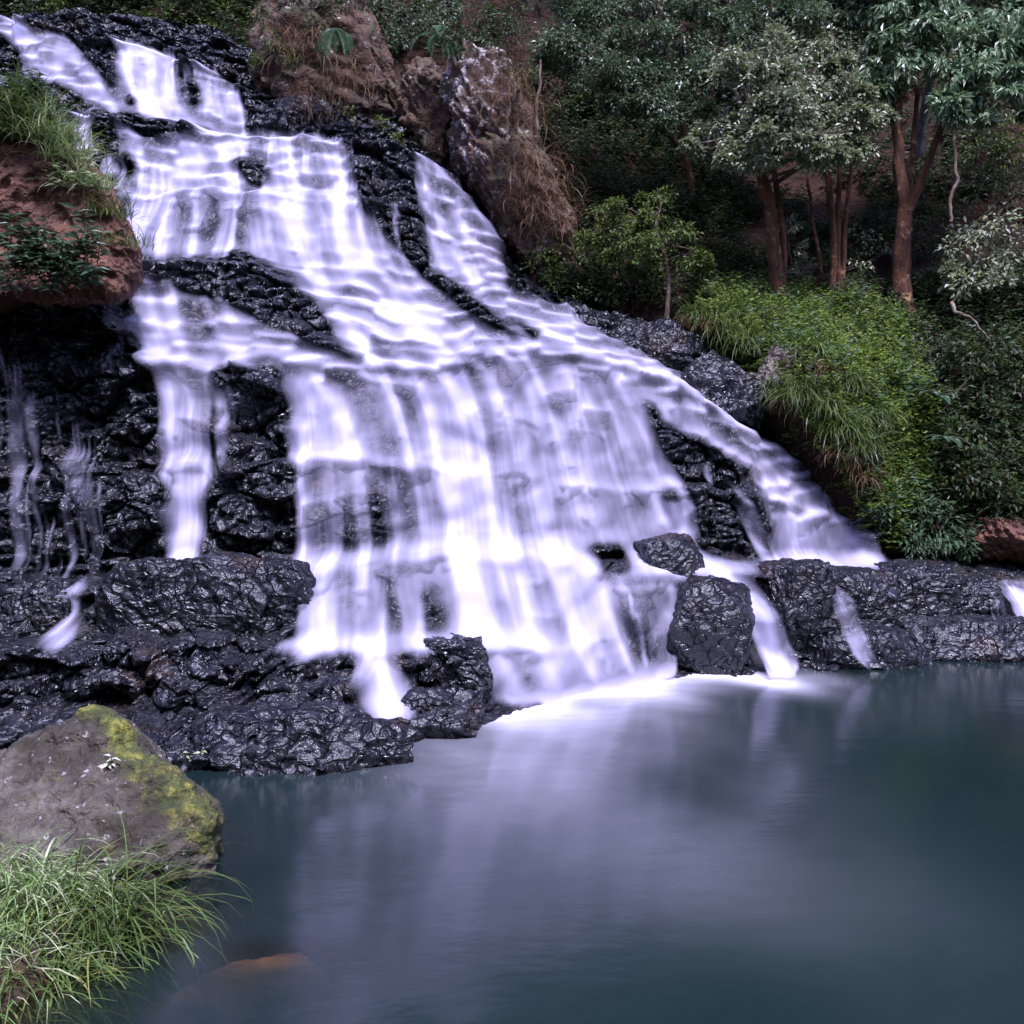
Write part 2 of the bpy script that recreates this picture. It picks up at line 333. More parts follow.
wl = [(-150, 775), (0, 775), (190, 768), (300, 772), (380, 757), (480, 722), (520, 707), (600, 690), (680, 674), (790, 672), (900, 657), (1024, 650), (1200, 648)]
LIPS = [
 [(-150,735,8.6,.5),(190,735,8.6,.6),(300,738,8.5,.6),(400,722,9.2,.5),(470,708,10.1,.3),(540,697,10.8,.02),(620,680,11.7,0),(690,664,12.7,0),(800,655,13.2,.2),(900,645,14.0,.2),(1024,640,14.4,.2),(1200,640,14.5,.2)],
 [(-150,650,9.6,.6),(0,650,9.6,.6),(150,648,9.7,.6),(300,650,9.8,.5),(360,650,10,.5),(430,645,10.4,.6),(500,648,10.8,.5),(560,655,11.2,.3),(620,640,12,.1),(700,625,12.9,0),(800,620,13.7,0),(900,612,14.5,0),(1024,608,14.9,0),(1200,605,15,0)],
 [(-150,592,10.6,.5),(0,588,10.6,.5),(60,588,10.6,.5),(105,576,10.5,.5),(200,572,10.6,.5),(300,572,10.9,.5),(380,560,11.3,.6),(460,550,11.6,.7),(540,550,12,.9),(600,575,12.3,.8),(670,573,12.8,.9),(760,576,13.4,1.0),(850,574,14.4,1.0),(950,572,15,1.0),(1024,575,15.2,1),(1200,575,15.4,1)],
 [(-150,475,11.4,.15),(0,470,11.4,.15),(170,470,11.4,.25),(240,470,11.5,.3),(300,465,11.8,.35),(380,463,12.2,.35),(440,470,12.6,.25),(520,480,13.1,.1),(600,485,13.4,.1),(680,490,14.0,.3),(760,500,14.7,.3),(850,520,15.7,.2),(950,530,16.3,.1),(1024,530,16.6,.1),(1200,530,17,.1)],
 [(-150,300,12,.8),(0,300,12,.8),(100,305,12,.7),(150,362,11.9,.6),(240,362,12.1,.6),(290,365,12.5,.5),(330,370,12.8,.5),(400,372,13.2,.4),(480,350,13.6,.5),(560,350,14.,.6),(650,365,14.6,.6),(700,400,15.1,.6),(760,440,15.6,.5),(820,480,16.2,.4),(870,520,16.6,.3),(950,520,17,.2),(1024,520,17.3,.2),(1200,520,17.6,.2)],
 [(-150,290,13,.2),(0,290,13,.2),(130,275,13.3,.5),(200,265,13.6,.6),(260,270,13.9,.5),(330,305,14.2,.4),(400,310,14.6,.5),(480,315,15,.4),(560,325,15.6,.3),(620,350,16,.3),(700,388,16.3,.2),(800,455,16.9,.2),(870,500,17.2,.1),(1024,500,17.8,.1),(1200,500,18,.1)],
 [(-150,200,15,.5),(0,200,15,.4),(130,195,14.9,.4),(200,187,15,.5),(260,197,15.2,.4),(300,195,15.6,.4),(370,198,16,.3),(430,230,16.4,.4),(480,250,16.6,.3),(520,290,16.9,.2),(600,330,17.2,.2),(700,365,17.5,.2),(800,430,17.8,.2),(1024,450,18.2,.2),(1200,450,18.4,.2)],
 [(-150,110,16.5,.8),(0,110,16.5,.8),(100,122,16.5,.8),(200,132,16.5,1.0),(300,135,16.8,.8),(370,145,17,.6),(430,163,17.3,.5),(480,215,17.6,.4),(520,275,17.9,.3),(600,312,18.2,.3),(700,340,18.4,.2),(800,400,18.7,.2),(1024,400,19,.2),(1200,400,19.2,.2)],
 [(-150,10,19,1),(0,18,19,1),(70,36,18.8,1),(125,42,18.6,1),(180,60,18.6,.8),(220,72,18.6,.8),(250,92,18.7,.5),(300,105,19,.5),(400,120,19.4,.3),(500,200,19.7,2),(700,250,20.5,4),(1024,250,21,4),(1200,250,21,4)],
]
GS = .016
XA = np.arange(-12.4, 8.6, GS); ZA = np.arange(-.5, 10.9, GS)
NX, NZ = len(XA), len(ZA)
XX, ZZ = np.meshgrid(XA, ZA)
def lipline(pts):
    a = np.asarray(pts, float); p = W3(a[:, 0], a[:, 1], a[:, 2]); o = np.argsort(p[:, 0]); p = p[o]; T = a[o, 3]
    f = lambda v: blur(np.interp(XA, p[:, 0], v)[None, :], 6, 0)[0]
    return f(p[:, 2]), f(p[:, 1]), f(T)
wla = np.asarray(wl, float); wd = H*F/(wla[:, 1]-HY); wx = (wla[:, 0]-512)/F*wd
Y0 = blur(np.interp(XA, wx, wd)[None, :], 6, 0)[0]
kz = [np.full(NX, -.6), np.zeros(NX)]; ky = [Y0-.25, Y0]
for k, l in enumerate(LIPS):
    z, d, t = lipline(l)
    jag = .10*fbm(XA*2.2, k*3.7+0*XA, 3, 31+k)+.07*(hsh(np.floor(XA*1.7+k*.37), 0*XA+k, 4)-.5)
    z = np.maximum(z+jag*min(1, .35+.2*k), kz[-1]+.05)
    d = d+.12*(hsh(np.floor(XA*1.3+k*.61+.4*vn(XA*2, 0*XA+k)), 0*XA+k, 9)-.5)
    d = np.maximum(d, ky[-1]+.02)
    kz += [z, z+.05+.12*t]; ky += [d, d+t]
kz.append(np.maximum(np.full(NX, 11.5), kz[-1]+.3)); ky.append(ky[-1]+4*sstep(XA, -8, -3)+1.)
kz = np.stack(kz); ky = np.stack(ky)
F0 = np.empty((NZ, NX))
for i in range(NX): F0[:, i] = np.interp(ZA, kz[:, i], ky[:, i])
F0 = blur(F0, 2, 1, 1)

# ---- where water runs, as areas of the rock face
PXr, PYr = project(XX, F0, ZZ)
def P(*a): return list(zip(a[0::2], a[1::2]))
WET = np.zeros(GX.shape)
def wadd(v, poly, fe=6):
    global WET
    m = pmask(poly, fe); WET = np.maximum(WET, m*v)
def wset(v, poly, fe=5):
    global WET
    m = pmask(poly, fe); WET = WET*(1-m)+v*m
# main body
wadd(.76, P(350,143, 300,134, 240,130, 262,145, 235,150, 240,256, 262,268, 290,285, 330,318, 345,350, 400,395, 425,440, 435,470, 300,470, 285,560, 310,575, 300,640, 560,650, 540,700, 600,695, 680,672, 680,575, 720,572, 885,572, 862,535, 840,500, 800,462, 760,436, 700,395, 650,362, 600,340, 560,305, 500,292, 470,292, 432,282, 405,262, 380,250, 372,215, 360,190), 8)
wadd(.85, P(100,170, 128,132, 150,140, 190,131, 240,132, 300,136, 360,190, 380,250, 240,256, 220,262, 137,258, 133,200, 122,178), 6)
wadd(.85, P(132,300, 140,284, 200,295, 260,318, 310,345, 350,360, 400,395, 430,440, 435,468, 292,466, 290,420, 275,375, 245,362, 145,362, 138,330), 6)
wset(.55, P(150,290, 205,300, 250,330, 270,362, 140,364, 132,320), 8)
# top fall and upper left stream
wadd(.92, P(122,40, 135,42, 150,48, 178,60, 183,100, 195,120, 245,126, 245,130, 190,130, 150,120, 118,110, 112,95, 120,80), 5)
wadd(.62, P(180,62, 200,68, 225,78, 240,90, 252,122, 248,128, 195,122, 182,100), 5)
wset(.25, P(186,66, 203,72, 205,110, 194,112, 184,90), 5)
wset(.35, P(133,62, 142,62, 143,90, 133,90), 4)
wset(.05, P(126,96, 134,93, 143,104, 138,109, 127,106), 3)
wadd(.72, P(0,18, 35,32, 72,42, 88,58, 108,82, 122,100, 125,120, 100,104, 75,90, 45,78, 26,78, 35,62, 15,40, 0,34), 5)
wset(.42, P(62,70, 85,72, 96,90, 72,84), 4)
wset(.3, P(36,64, 52,64, 52,76, 40,76), 4)
wadd(.6, P(0,76, 14,80, 26,94, 14,94, 0,86), 4)
wadd(.8, P(84,115, 106,116, 98,128, 95,150, 88,168, 74,156, 64,140, 66,120, 74,120, 78,142), 4)
# tier 2 details
wset(.4, P(178,205, 190,188, 225,186, 250,200, 252,243, 176,246), 8)
wset(.05, P(230,158, 250,158, 275,166, 272,186, 258,190, 240,176), 4)
wset(.45, P(122,155, 138,152, 148,175, 146,232, 130,232, 120,190), 6)
wset(.12, P(122,152, 138,150, 142,172, 126,180), 4)
wset(.05, P(100,118, 128,122, 132,148, 118,160, 98,152), 4)
wset(.05, P(122,122, 155,124, 200,128, 196,138, 168,142, 130,132), 3)
wset(.02, P(137,263, 175,262, 212,262, 225,268, 235,252, 255,254, 278,268, 300,288, 325,310, 333,346, 300,337, 250,312, 190,290, 137,277), 4)
wset(.15, P(284,272, 298,270, 308,284, 306,298, 292,296), 4)
wset(.4, P(268,256, 284,258, 290,270, 276,268), 4)
# rock right of the tall fall, side fall
wset(.05, P(350,148, 415,153, 424,200, 428,250, 440,280, 425,280, 398,262, 378,238, 366,205, 356,175), 5)
wadd(.35, P(392,205, 399,205, 404,250, 396,250), 3)
wadd(.72, P(414,158, 428,160, 442,168, 472,208, 494,225, 507,285, 500,296, 470,290, 430,272, 424,215, 418,185), 5)
wset(.4, P(430,188, 440,182, 450,195, 450,215, 434,214), 5)
wset(.42, P(442,226, 460,224, 466,262, 448,262), 6)
wset(.08, P(428,276, 452,284, 480,300, 510,315, 545,333, 536,346, 500,332, 455,308, 424,286), 4)
wset(.45, P(520,305, 560,318, 560,332, 530,325), 5)
# dark ledges in the middle
wset(.3, P(437,348, 462,346, 500,358, 492,372, 478,388, 455,374), 5)
wset(.35, P(515,396, 555,402, 582,420, 560,420), 5)
wset(.32, P(382,426, 408,424, 416,464, 390,464), 5)
wset(.4, P(318,372, 350,376, 378,402, 350,400), 6)
wset(.5, P(345,385, 395,390, 405,415, 375,415), 6)
wset(.25, P(610,396, 650,402, 640,412, 612,406), 5)
wset(.55, P(470,400, 480,400, 485,455, 472,455), 4)
wset(.5, P(580,360, 610,362, 608,380, 585,380), 5)
wset(.5, P(605,470, 640,440, 652,480, 640,530, 612,530), 6)
wset(.6, P(480,440, 500,440, 505,530, 486,530), 6)
wset(.5, P(505,455, 530,455, 535,545, 510,545), 6)
wset(.62, P(545,440, 570,440, 580,530, 555,535), 6)
# veils under the central lip
wset(.40, P(300,474, 420,470, 428,548, 300,560), 8)
wset(.26, P(330,490, 390,488, 395,545, 332,550), 8)
wset(.5, P(300,572, 440,556, 465,640, 300,640), 8)
wset(.26, P(346,570, 358,566, 374,632, 356,634), 6)
wset(.3, P(376,562, 392,560, 408,630, 396,632), 6)
wset(.24, P(416,580, 448,576, 464,632, 420,634), 7)
wadd(.62, P(312,580, 330,574, 338,640, 308,640), 5)
wset(.02, P(285,470, 297,470, 294,560, 284,565), 4)
# right-hand dark rock, its small threads
wset(.03, P(652,428, 668,420, 700,436, 750,468, 770,520, 772,556, 722,560, 692,550, 690,505, 672,470), 4)
wset(.12, P(640,395, 656,405, 668,440, 672,470, 660,462, 646,425), 5)
wadd(.4, P(678,448, 683,448, 683,495, 677,495), 3); wadd(.35, P(704,465, 708,465, 708,490, 704,490), 3)
wadd(.55, P(666,505, 690,505, 693,545, 672,530), 4)
wset(.05, P(658,486, 676,486, 678,502, 660,502), 3)
wset(.3, P(715,470, 735,486, 745,530, 755,560, 765,558, 760,520, 745,480), 5)
wset(.35, P(808,508, 822,512, 832,545, 845,566, 826,560), 5)
wset(.4, P(700,412, 730,425, 790,470, 775,470, 720,440), 5)
wset(.4, P(735,392, 745,405, 752,425, 742,425), 4)
wset(.55, P(650,383, 700,405, 690,410, 655,395), 4)
# bottom right
wset(.03, P(573,545, 600,538, 622,543, 636,574, 600,577, 585,568), 4)
wset(.5, P(597,590, 622,578, 672,578, 677,650, 665,668, 604,668), 5)
wset(.3, P(620,604, 640,600, 655,660, 640,664), 5)
wadd(.75, P(592,600, 606,592, 625,640, 640,668, 604,668), 5)
wset(0., P(676,580, 740,574, 780,572, 1030,568, 1030,680, 676,680), 3)
wadd(.85, P(695,562, 735,568, 752,590, 768,622, 788,668, 752,668, 744,632, 728,594, 706,576), 4)
wadd(.5, P(808,578, 822,580, 840,634, 844,648, 826,648, 816,612), 4)
wadd(.85, P(992,580, 1030,580, 1032,630, 1006,630), 4)
wadd(.4, P(954,585, 959,585, 960,625, 954,625), 3)
wset(.95, P(448,548, 560,546, 590,555, 600,585, 596,640, 600,665, 660,690, 545,702, 520,660, 560,650, 470,645, 452,590), 10)
wset(.8, P(480,575, 560,580, 575,640, 490,640), 10)
wadd(.95, P(400,380, 470,370, 480,400, 500,460, 530,545, 450,548, 430,470), 10)
wadd(.95, P(345,215, 372,215, 400,262, 470,320, 520,350, 430,360, 380,330, 330,280, 290,200, 320,160), 12)
# bottom tier
wset(.02, P(395,648, 425,645, 470,648, 486,672, 488,698, 440,698, 412,684), 4)
wset(.03, P(0,655, 290,652, 362,655, 366,715, 0,720), 3)
wadd(.8, P(360,648, 396,648, 414,684, 425,712, 366,712), 5)
wadd(.62, P(484,652, 520,650, 560,665, 575,700, 500,705, 492,680), 6)
wset(.35, P(510,660, 530,660, 545,690, 520,695), 6)
wset(.02, P(0,566, 100,572, 290,572, 304,580, 302,638, 100,640, 0,640), 3)
wadd(.9, P(285,638, 310,634, 480,634, 570,640, 560,652, 470,645, 380,649, 300,651, 282,648), 3)
# left cliff
wset(0., P(80,280, 134,286, 142,340, 128,362, 80,362), 3)
wset(.02, P(0,285, 130,292, 140,365, 165,372, 165,470, 160,566, 0,572), 3)
wadd(.55, P(164,366, 215,366, 218,470, 165,470), 5)
wadd(.75, P(203,366, 213,366, 216,470, 206,470), 4); wadd(.7, P(178,398, 188,398, 192,470, 180,470), 4)
wset(.03, P(222,365, 285,366, 292,470, 290,565, 212,566, 216,480, 224,470), 4)
wadd(.4, P(218,395, 236,388, 250,395, 236,402, 228,468, 220,468), 4)
wadd(.92, P(166,469, 222,469, 212,480, 203,500, 200,560, 206,574, 172,574, 176,520, 178,490), 4)
wadd(.85, P(150,569, 215,567, 300,566, 300,573, 215,574, 150,575), 3)
wadd(.14, P(0,360, 90,372, 110,470, 110,570, 60,585, 10,560), 10); wadd(.3, P(18,380, 34,380, 46,425, 52,490, 66,540, 76,585, 58,585, 50,550, 36,490, 24,430), 6)
wadd(.3, P(0,345, 24,350, 40,390, 20,395, 0,372), 8)
wadd(.22, P(96,465, 102,465, 102,560, 98,560), 3)
wadd(.8, P(30,587, 100,583, 102,590, 40,592), 3)
wadd(.45, P(66,590, 88,590, 84,620, 90,640, 66,640), 4)
wadd(.85, P(62,636, 100,638, 104,644, 66,644), 3)
WETS = samp(WET, PXr, PYr)
# nothing falls above the brow or right of the cascade
# ---- jointed beds and chipped facets
slope = np.clip(blur(np.gradient(F0, GS, axis=0), 8, 8), 0, 2.2)
low_t = 1-.85*sstep(PYr, 525, 560)*sstep(WETS, .1, .4)   # the lowest tiers fall clear in one sheet
SHEER = np.zeros(GX.shape)
for q_ in (P(280,374, 330,380, 420,378, 480,356, 560,358, 640,374, 672,440, 690,500, 650,548, 300,562, 284,470), P(132,192, 260,200, 375,202, 382,254, 300,262, 134,260), P(112,52, 250,84, 252,118, 116,108), P(430,232, 485,255, 506,290, 470,288, 428,270), P(158,368, 222,368, 214,566, 168,566)):
    SHEER = np.maximum(SHEER, pmask(q_, 10))
low_t = low_t*(1-.72*samp(SHEER, PXr, PYr)*sstep(WETS, .1, .4))
slope = slope*low_t
zt = (ZZ+.16*fbm(XX*.45, ZZ*.35, 3, 3)+.05*XX*.3)/.30
zt = zt+1.2*fbm(XX*.8, ZZ*.4, 3, 78)+2.6*(hsh(np.floor(XX/.44+.5*vn(XX*1.3, ZZ*1.3, 79)), np.floor(ZZ/1.3+.4*vn(XX*.8, ZZ, 80)), 81)-.5)
zt = zt+.35*vn(zt*.8, 0*zt, 77)
li = np.floor(zt); ft = zt-li
xt = XX/.46+hsh(li, 0*li, 8)*9+.35*fbm(XX*1.1, ZZ*1.3, 2, 12); ci = np.floor(xt); fs = xt-ci
blk = (hsh(ci, li, 21)-.5)
edge = np.exp(-(np.minimum(ft, 1-ft)*.34/.03)**2)+.8*np.exp(-(np.minimum(fs, 1-fs)*.62/.035)**2)
dx1, dz1, a1, b1, e1 = vor(XX/.5+.25*fbm(XX*2, ZZ*2, 2, 5), ZZ/.38+.25*fbm(XX*2, ZZ*2, 2, 6), 3)
dx2, dz2, a2, b2, e2 = vor(XX/.19+.3*fbm(XX*4, ZZ*4, 2, 7), ZZ/.15+.3*fbm(XX*4, ZZ*4, 2, 8), 13)
fac = .5*.42*((hsh(a1, b1, 1)-.5)*dx1*1.3+(hsh(a1, b1, 2)-.35)*dz1)+.17*.55*((hsh(a2, b2, 1)-.5)*dx2*1.3+(hsh(a2, b2, 2)-.4)*dz2)
fac += .05*np.exp(-(e1/.07)**2)+.018*np.exp(-(e2/.1)**2)
dry = 1-.6*sstep(blur(WETS, 4), .2, .6)
dx3, dz3, a3, b3, e3 = vor(XX/1.1+.2*fbm(XX, ZZ, 2, 15), ZZ/.8, 33)
bulge = .30*(hsh(a3, b3, 4)-.5)
YR = F0-(.62+.2*dry)*(1-.66*sstep(ZZ, 5., 6.5)*sstep(WETS, .1, .4))*slope*(ft-.5)*.30+dry*(.24*blk+.045*edge+2.1*fac)+.12*blur(bulge, 3)+.10*fbm(XX*1.1, ZZ*1.4, 3, 40)+dry*(.06*fbm(XX*6, ZZ*7, 4, 41)+.045*fbm(XX*15, ZZ*18, 2, 43))
YR += dry*-.06*(1-np.abs(2*fbm(XX*2.2, ZZ*3.2, 3, 60)))
YR = np.where(dry > .8, YR, blur(YR, 1, 1, 1))
YR -= .14*blur(sstep(WETS, .45, .15)*sstep(samp(blur(WET, 14), PXr, PYr), .12, .4), 2)   # bare ledges stand proud of the flow

gi = np.arange(NZ-1)[:, None]*NX+np.arange(NX-1)[None, :]
QF = np.stack([gi, gi+1, gi+NX+1, gi+NX], -1).reshape(-1, 4)

# ---- water: many drops slide down the rock, their paths piled up as in a long exposure
guide_s = np.array([(20,30,.9),(70,70,1.0),(110,100,.9),(150,70,.12),(215,95,.25),(170,122,1.3),(85,140,-.3),(150,170,.05),(200,220,0),(300,170,.25),(340,230,.15),(360,280,.8),(450,300,1.0),(450,190,.45),(480,260,.12),(530,320,1.2),(160,320,.45),(220,330,.9),(300,350,.95),(350,390,.5),(320,430,.05),(380,440,.15),(190,420,0),(190,520,.0),(40,450,.25),(60,560,.2),(420,340,.8),(500,340,.7),(440,420,.15),(500,430,.1),(560,430,.2),(620,430,.3),(650,390,.9),(720,430,1.0),(800,490,.65),(850,545,.8),(780,530,.2),(350,520,.0),(450,500,.05),(520,510,.08),(600,500,.22),(650,530,.5),(700,560,1.2),(740,600,.55),(770,650,.25),(830,610,.4),(1010,605,.2),(380,600,.15),(330,610,.03),(480,600,.2),(560,610,.25),(620,630,.2),(660,630,.0),(540,670,.6),(600,680,.5),(390,680,.3)])
gw = 0; gs = 0
for x, y, g_ in guide_s:
    w = 1/(((GX[::4, ::4]-x)**2+(GY[::4, ::4]-y)**2)+60)**1.6; gw = gw+w; gs = gs+w*g_
GUI = np.repeat(np.repeat(gs/gw, 4, 0), 4, 1); GUI = blur(GUI, 6)
YS = blur(YR, 3, 3)
Fz = np.clip(np.gradient(YS, GS, axis=0), -.5, 4); Fx = np.clip(np.gradient(YS, GS, axis=1), -2, 2)
L2 = 1+Fz**2+Fx**2
AX = 9.8*Fz*Fx/L2; AZ = -9.8*(1-Fz**2/L2)
GG = samp(GUI, PXr, PYr)
NP = 52000; PWT = np.exp(RNG.normal(0, 1.15, NP))
pr = (WETS*(1+1.3*fbm(XX*8, ZZ*1.2, 3, 90)+1.3*fbm(XX*2.6, ZZ*.5, 2, 91))).clip(0).ravel(); pr *= (pr > .05); cs = np.cumsum(pr); cs /= cs[-1]
idx = np.searchsorted(cs, RNG.random(NP)); px_ = XA[idx % NX]+RNG.normal(0, .01, NP); pz_ = ZA[idx//NX]
g0 = GG.ravel()[idx]; vx = g0*.8; vz = np.full(NP, -.8); DEN = np.zeros(NX*NZ); dt = .012
for it in range(125):
    i = np.clip(((px_-XA[0])/GS).astype(int), 0, NX-1); j = np.clip(((pz_-ZA[0])/GS).astype(int), 0, NZ-1); k = j*NX+i
    DEN += np.bincount(k, PWT, minlength=NX*NZ)
    vx += (AX.ravel()[k]*.8+5*(GG.ravel()[k]*np.abs(vz)-vx)-.5*vx)*dt; vz += (AZ.ravel()[k]-3.2*vz)*dt; vz = np.minimum(vz, -.3)
    px_ = px_+vx*dt; pz_ = pz_+vz*dt
DEN = DEN.reshape(NZ, NX); DEN = blur(DEN, 0, 5, 1); DEN = .5*DEN+.5*blur(DEN, 1, 3, 1)
streak = .62*(DEN/(blur(DEN, 12, 20)+.2))**1.3+.38*(blur(DEN, 3, 8)/(blur(DEN, 28, 34)+.15))**1.3
streak = np.clip(streak, 0, 2.2)
WB = blur(WETS, 1, 2)
soft = blur(WETS, 10, 8)
gy = np.gradient(blur(YR, 2, 1, 1), GS, axis=0); trd = blur(sstep(gy, .6, 2.4), 2, 1)
sw = (.22+.78*sstep(slope, .2, .8))*low_t
stepf = 1+sw*(.46*np.exp(-(ft/.16)**2)-.36*np.exp(-((ft-.62)/.27)**2)+.1*np.exp(-((1-ft)/.07)**2))
sw = sw*(1-.6*sstep(ZZ, 4.8, 6.2))
stepf = stepf*(1-.5*sstep(sw, 0, .5)*sstep(hsh(ci, li, 55), .62, .72)*sstep(ft, .1, .3))
stepf = stepf*(1+(.62*hsh(ci, li, 57)-.30)*sstep(sw, 0, .5)*sstep(ft, .08, .3))
stepf = blur(stepf, 2, 1)
prot = blur(YR, 16, 14)-YR
A = WB*(.22+.78*np.clip(streak, 0, 2.3))*(.86+.2*trd)*stepf
A = A*(1-.55*sstep(prot, .02, .085)*sstep(WB, .97, .7)*(1-.6*trd))
A = np.where(WB > .9, A*.85+.15*WB, A)
tread = sstep(blur(np.gradient(F0, GS, axis=0), 3, 2), 1.2, 3.5)*sstep(WB, .25, .6)
A = A+.2*blur(tread, 2, 2)*(.5+.5*np.clip(streak, 0, 1.4))
A = np.maximum(A, .12*soft*sstep(soft, .1, .6))
A = A*sstep(WB+.30*(np.clip(streak, 0, 2)-1), .06, .34)
A = np.maximum(A, .85*np.exp(-(np.maximum(ZZ, 0)/.16)**2)*sstep(WB, .3, .5))*sstep(WB, .05, .12)
COVER = np.clip(A, 0, .985)
# the sheet leaves each lip and cannot fold back under it
YWt = YR-.012
for ax in (0, 1):
    q_ = YWt.copy()
    pad = np.pad(YWt, [(2, 2) if a == ax else (0, 0) for a in (0, 1)], mode='edge'); n_ = YWt.shape[ax]
    for k in range(5): q_ = np.minimum(q_, np.take(pad, np.arange(k, k+n_), axis=ax))
    YWt = q_
yw = YWt.copy()
for j in range(NZ-2, -1, -1): yw[j] = np.minimum(YWt[j], yw[j+1]+GS*.22)
yw = np.minimum(blur(yw, 2, 3), YR-.006)-.02*COVER
for k in range(3): yw = np.minimum(blur(yw, 1, 1, 1), YR-.006)
tag(mesh_np('rock_face', np.stack([XX, YR, ZZ], -1), QF, M['wet'], smooth=True, attrs={'sheet': np.clip(blur(COVER, 3)*2, 0, 1)}), kind='structure')
PXw, PYw = project(XX, YR, ZZ)
cid = np.zeros((NZ, NX), int)
def reg(k, x0, x1, y0, y1, extra=None):
    m = (PXw >= x0) & (PXw < x1) & (PYw >= y0) & (PYw < y1)
    if extra is not None: m &= extra
    cid[m & (cid == 0)] = k
reg(1, -200, 130, 300, 700); reg(2, -200, 126, -50, 112); reg(2, -200, 60, -50, 125)
reg(3, 60, 112, 110, 185); reg(4, 108, 262, 20, 131)
reg(5, 410, 520, 150, 293, (PYw < 150+(PXw-330)*.95+15)); reg(6, 975, 1300, 560, 700); reg(7, 688, 800, 571, 700); reg(8, 800, 850, 573, 700); reg(9, 945, 970, 575, 700)
reg(10, 145, 285, 364, 580)
WF = {0: ('waterfall', 'broad milky main cascade spreading over black rock steps into the pool', 'waterfall'),
 1: ('waterfall', 'thin faint trickle of water down the dark cliff under the grassy red boulder', 'waterfall'),
 2: ('stream', 'milky stream sliding diagonally over rock above the grassy red boulder', 'stream'),
 3: ('waterfall', 'little white spout dropping beside the grass on top of the red boulder', 'waterfall'),
 4: ('waterfall', 'topmost wide white fall dropping below the dark shrubs', 'waterfall'),
 5: ('waterfall', 'separate two-step side fall beside the pale lichen-covered outcrop', 'waterfall'),
 6: ('waterfall', 'short white spout over the low ledge at the far right end', 'waterfall'),
 7: ('waterfall', 'narrow bent white chute running between the black boulders into the pool', 'waterfall'),
 8: ('waterfall', 'slender pale thread running down between black ledge boulders', 'waterfall'),
 9: ('waterfall', 'hair-thin trickle down the black ledge near the short right spout', 'waterfall'),
 10: ('waterfall', 'two-stage narrow column of water falling down the left cliff ledges', 'waterfall')}
yw = yw-np.where(cid == 7, .55*sstep(PYw, 572, 615), 0)-np.where(cid == 6, .35*sstep(PYw, 574, 600), 0)-np.where((cid == 8) | (cid == 9), 1.0*sstep(PYw, 570, 592), 0)
wv = np.stack([XX, yw, ZZ], -1).reshape(-1, 3); cv = COVER.ravel(); qmax = cv[QF].max(1); qid = cid.ravel()[QF[:, 0]]
zc = ZZ.ravel()[QF[:, 0]]
for k, (nm, lab, cat) in WF.items():
    q = QF[(qid == k) & (qmax > .012) & (zc > -.06)]
    if not len(q): continue
    u, inv = np.unique(q, return_inverse=True)
    tag(mesh_np(nm, wv[u], inv.reshape(-1, 4), M['fall'], attrs={'cover': cv[u]}), lab, cat, 'falls of water down the rock')

def rock_depth(px, py):
    """distance at which the sight line through a pixel meets the rock face"""
    px = np.atleast_1d(np.asarray(px, float)); py = np.atleast_1d(np.asarray(py, float)); res = np.full(px.shape, np.nan)
    for D in np.arange(7., 24., .03):
        p = W3(px, py, D); i = ((p[..., 0]-XA[0])/GS).astype(int); j = ((p[..., 2]-ZA[0])/GS).astype(int)
        ok = (i >= 0) & (i < NX) & (j >= 0) & (j < NZ); hit = np.zeros(px.shape, bool)
        hit[ok] = YR[j[ok], i[ok]] <= D
        res = np.where(np.isnan(res) & hit, D, res)
    return res

# ------------------------------------------------------------------ the wooded hillside behind
HP = np.array([(400,140,19.0),(440,165,18.6),(500,205,18.6),(520,260,18.2),(530,300,18.0),(600,312,17.6),(690,315,16.9),(730,360,16.2),(770,400,15.8),(800,460,15.5),(850,520,15.4),(885,563,15.6),(950,560,15.7),(1024,556,15.7),(1150,550,15.6),(1300,560,15),
 (480,300,19.5),(560,350,19),(650,390,18.5),(700,430,18.2),(760,490,17.8),(820,560,17.4),(700,600,19),(600,500,20),(950,640,16.5),(1100,640,16.4),
 (700,280,17.8),(780,290,17.8),(840,330,16.9),(860,430,15.9),(900,400,16.2),(900,480,15.9),(1024,330,17.5),(1024,430,16.8),(1150,400,16.5),(900,290,18.5),(600,250,19.2),(600,180,20.4),(700,220,20),(800,220,20.2),(1024,220,19.8),(560,100,21.5),(700,80,22.5),(900,80,23),(1100,80,22.5),(1300,200,20),
 (480,60,20.8),(440,30,21.3),(350,60,21),(300,125,20),(260,60,21.3),(200,25,21.8),(100,10,22),(0,0,22),(-150,0,22),(300,-50,22.8),(700,-60,25),(1000,-60,26),(700,-200,28),(0,-200,26),(1200,-200,28),(150,75,22),(0,60,22),
 (0,150,23),(150,150,22.5),(300,200,21),(0,300,22),(300,350,20.5),(-150,300,22)])
hp = W3(HP[:, 0], HP[:, 1], HP[:, 2])
def U(r2): return .5*r2*np.log(np.maximum(r2, 1e-9))
K = U(((hp[:, None, [0, 2]]-hp[None, :, [0, 2]])**2).sum(-1))+np.eye(len(hp))*.25
Pm = np.concatenate([np.ones((len(hp), 1)), hp[:, [0, 2]]], 1)
Am = np.block([[K, Pm], [Pm.T, np.zeros((3, 3))]])
cf = np.linalg.solve(Am, np.concatenate([hp[:, 1], np.zeros(3)]))
def Fh(X, Z):
    X = np.asarray(X, float); Z = np.asarray(Z, float); r = cf[-3]+cf[-2]*X+cf[-1]*Z
    for k in range(len(hp)): r = r+cf[k]*U((X-hp[k, 0])**2+(Z-hp[k, 2])**2)
    return r+.55*fbm(X*.5, Z*.6, 4, 51)+.22*fbm(X*1.7, Z*1.5, 3, 52)
hx = np.arange(-15, 19, .1); hz = np.arange(-.6, 19, .1); HXX, HZZ = np.meshgrid(hx, hz)
HYY = np.clip(Fh(HXX, HZZ), 9, 40)
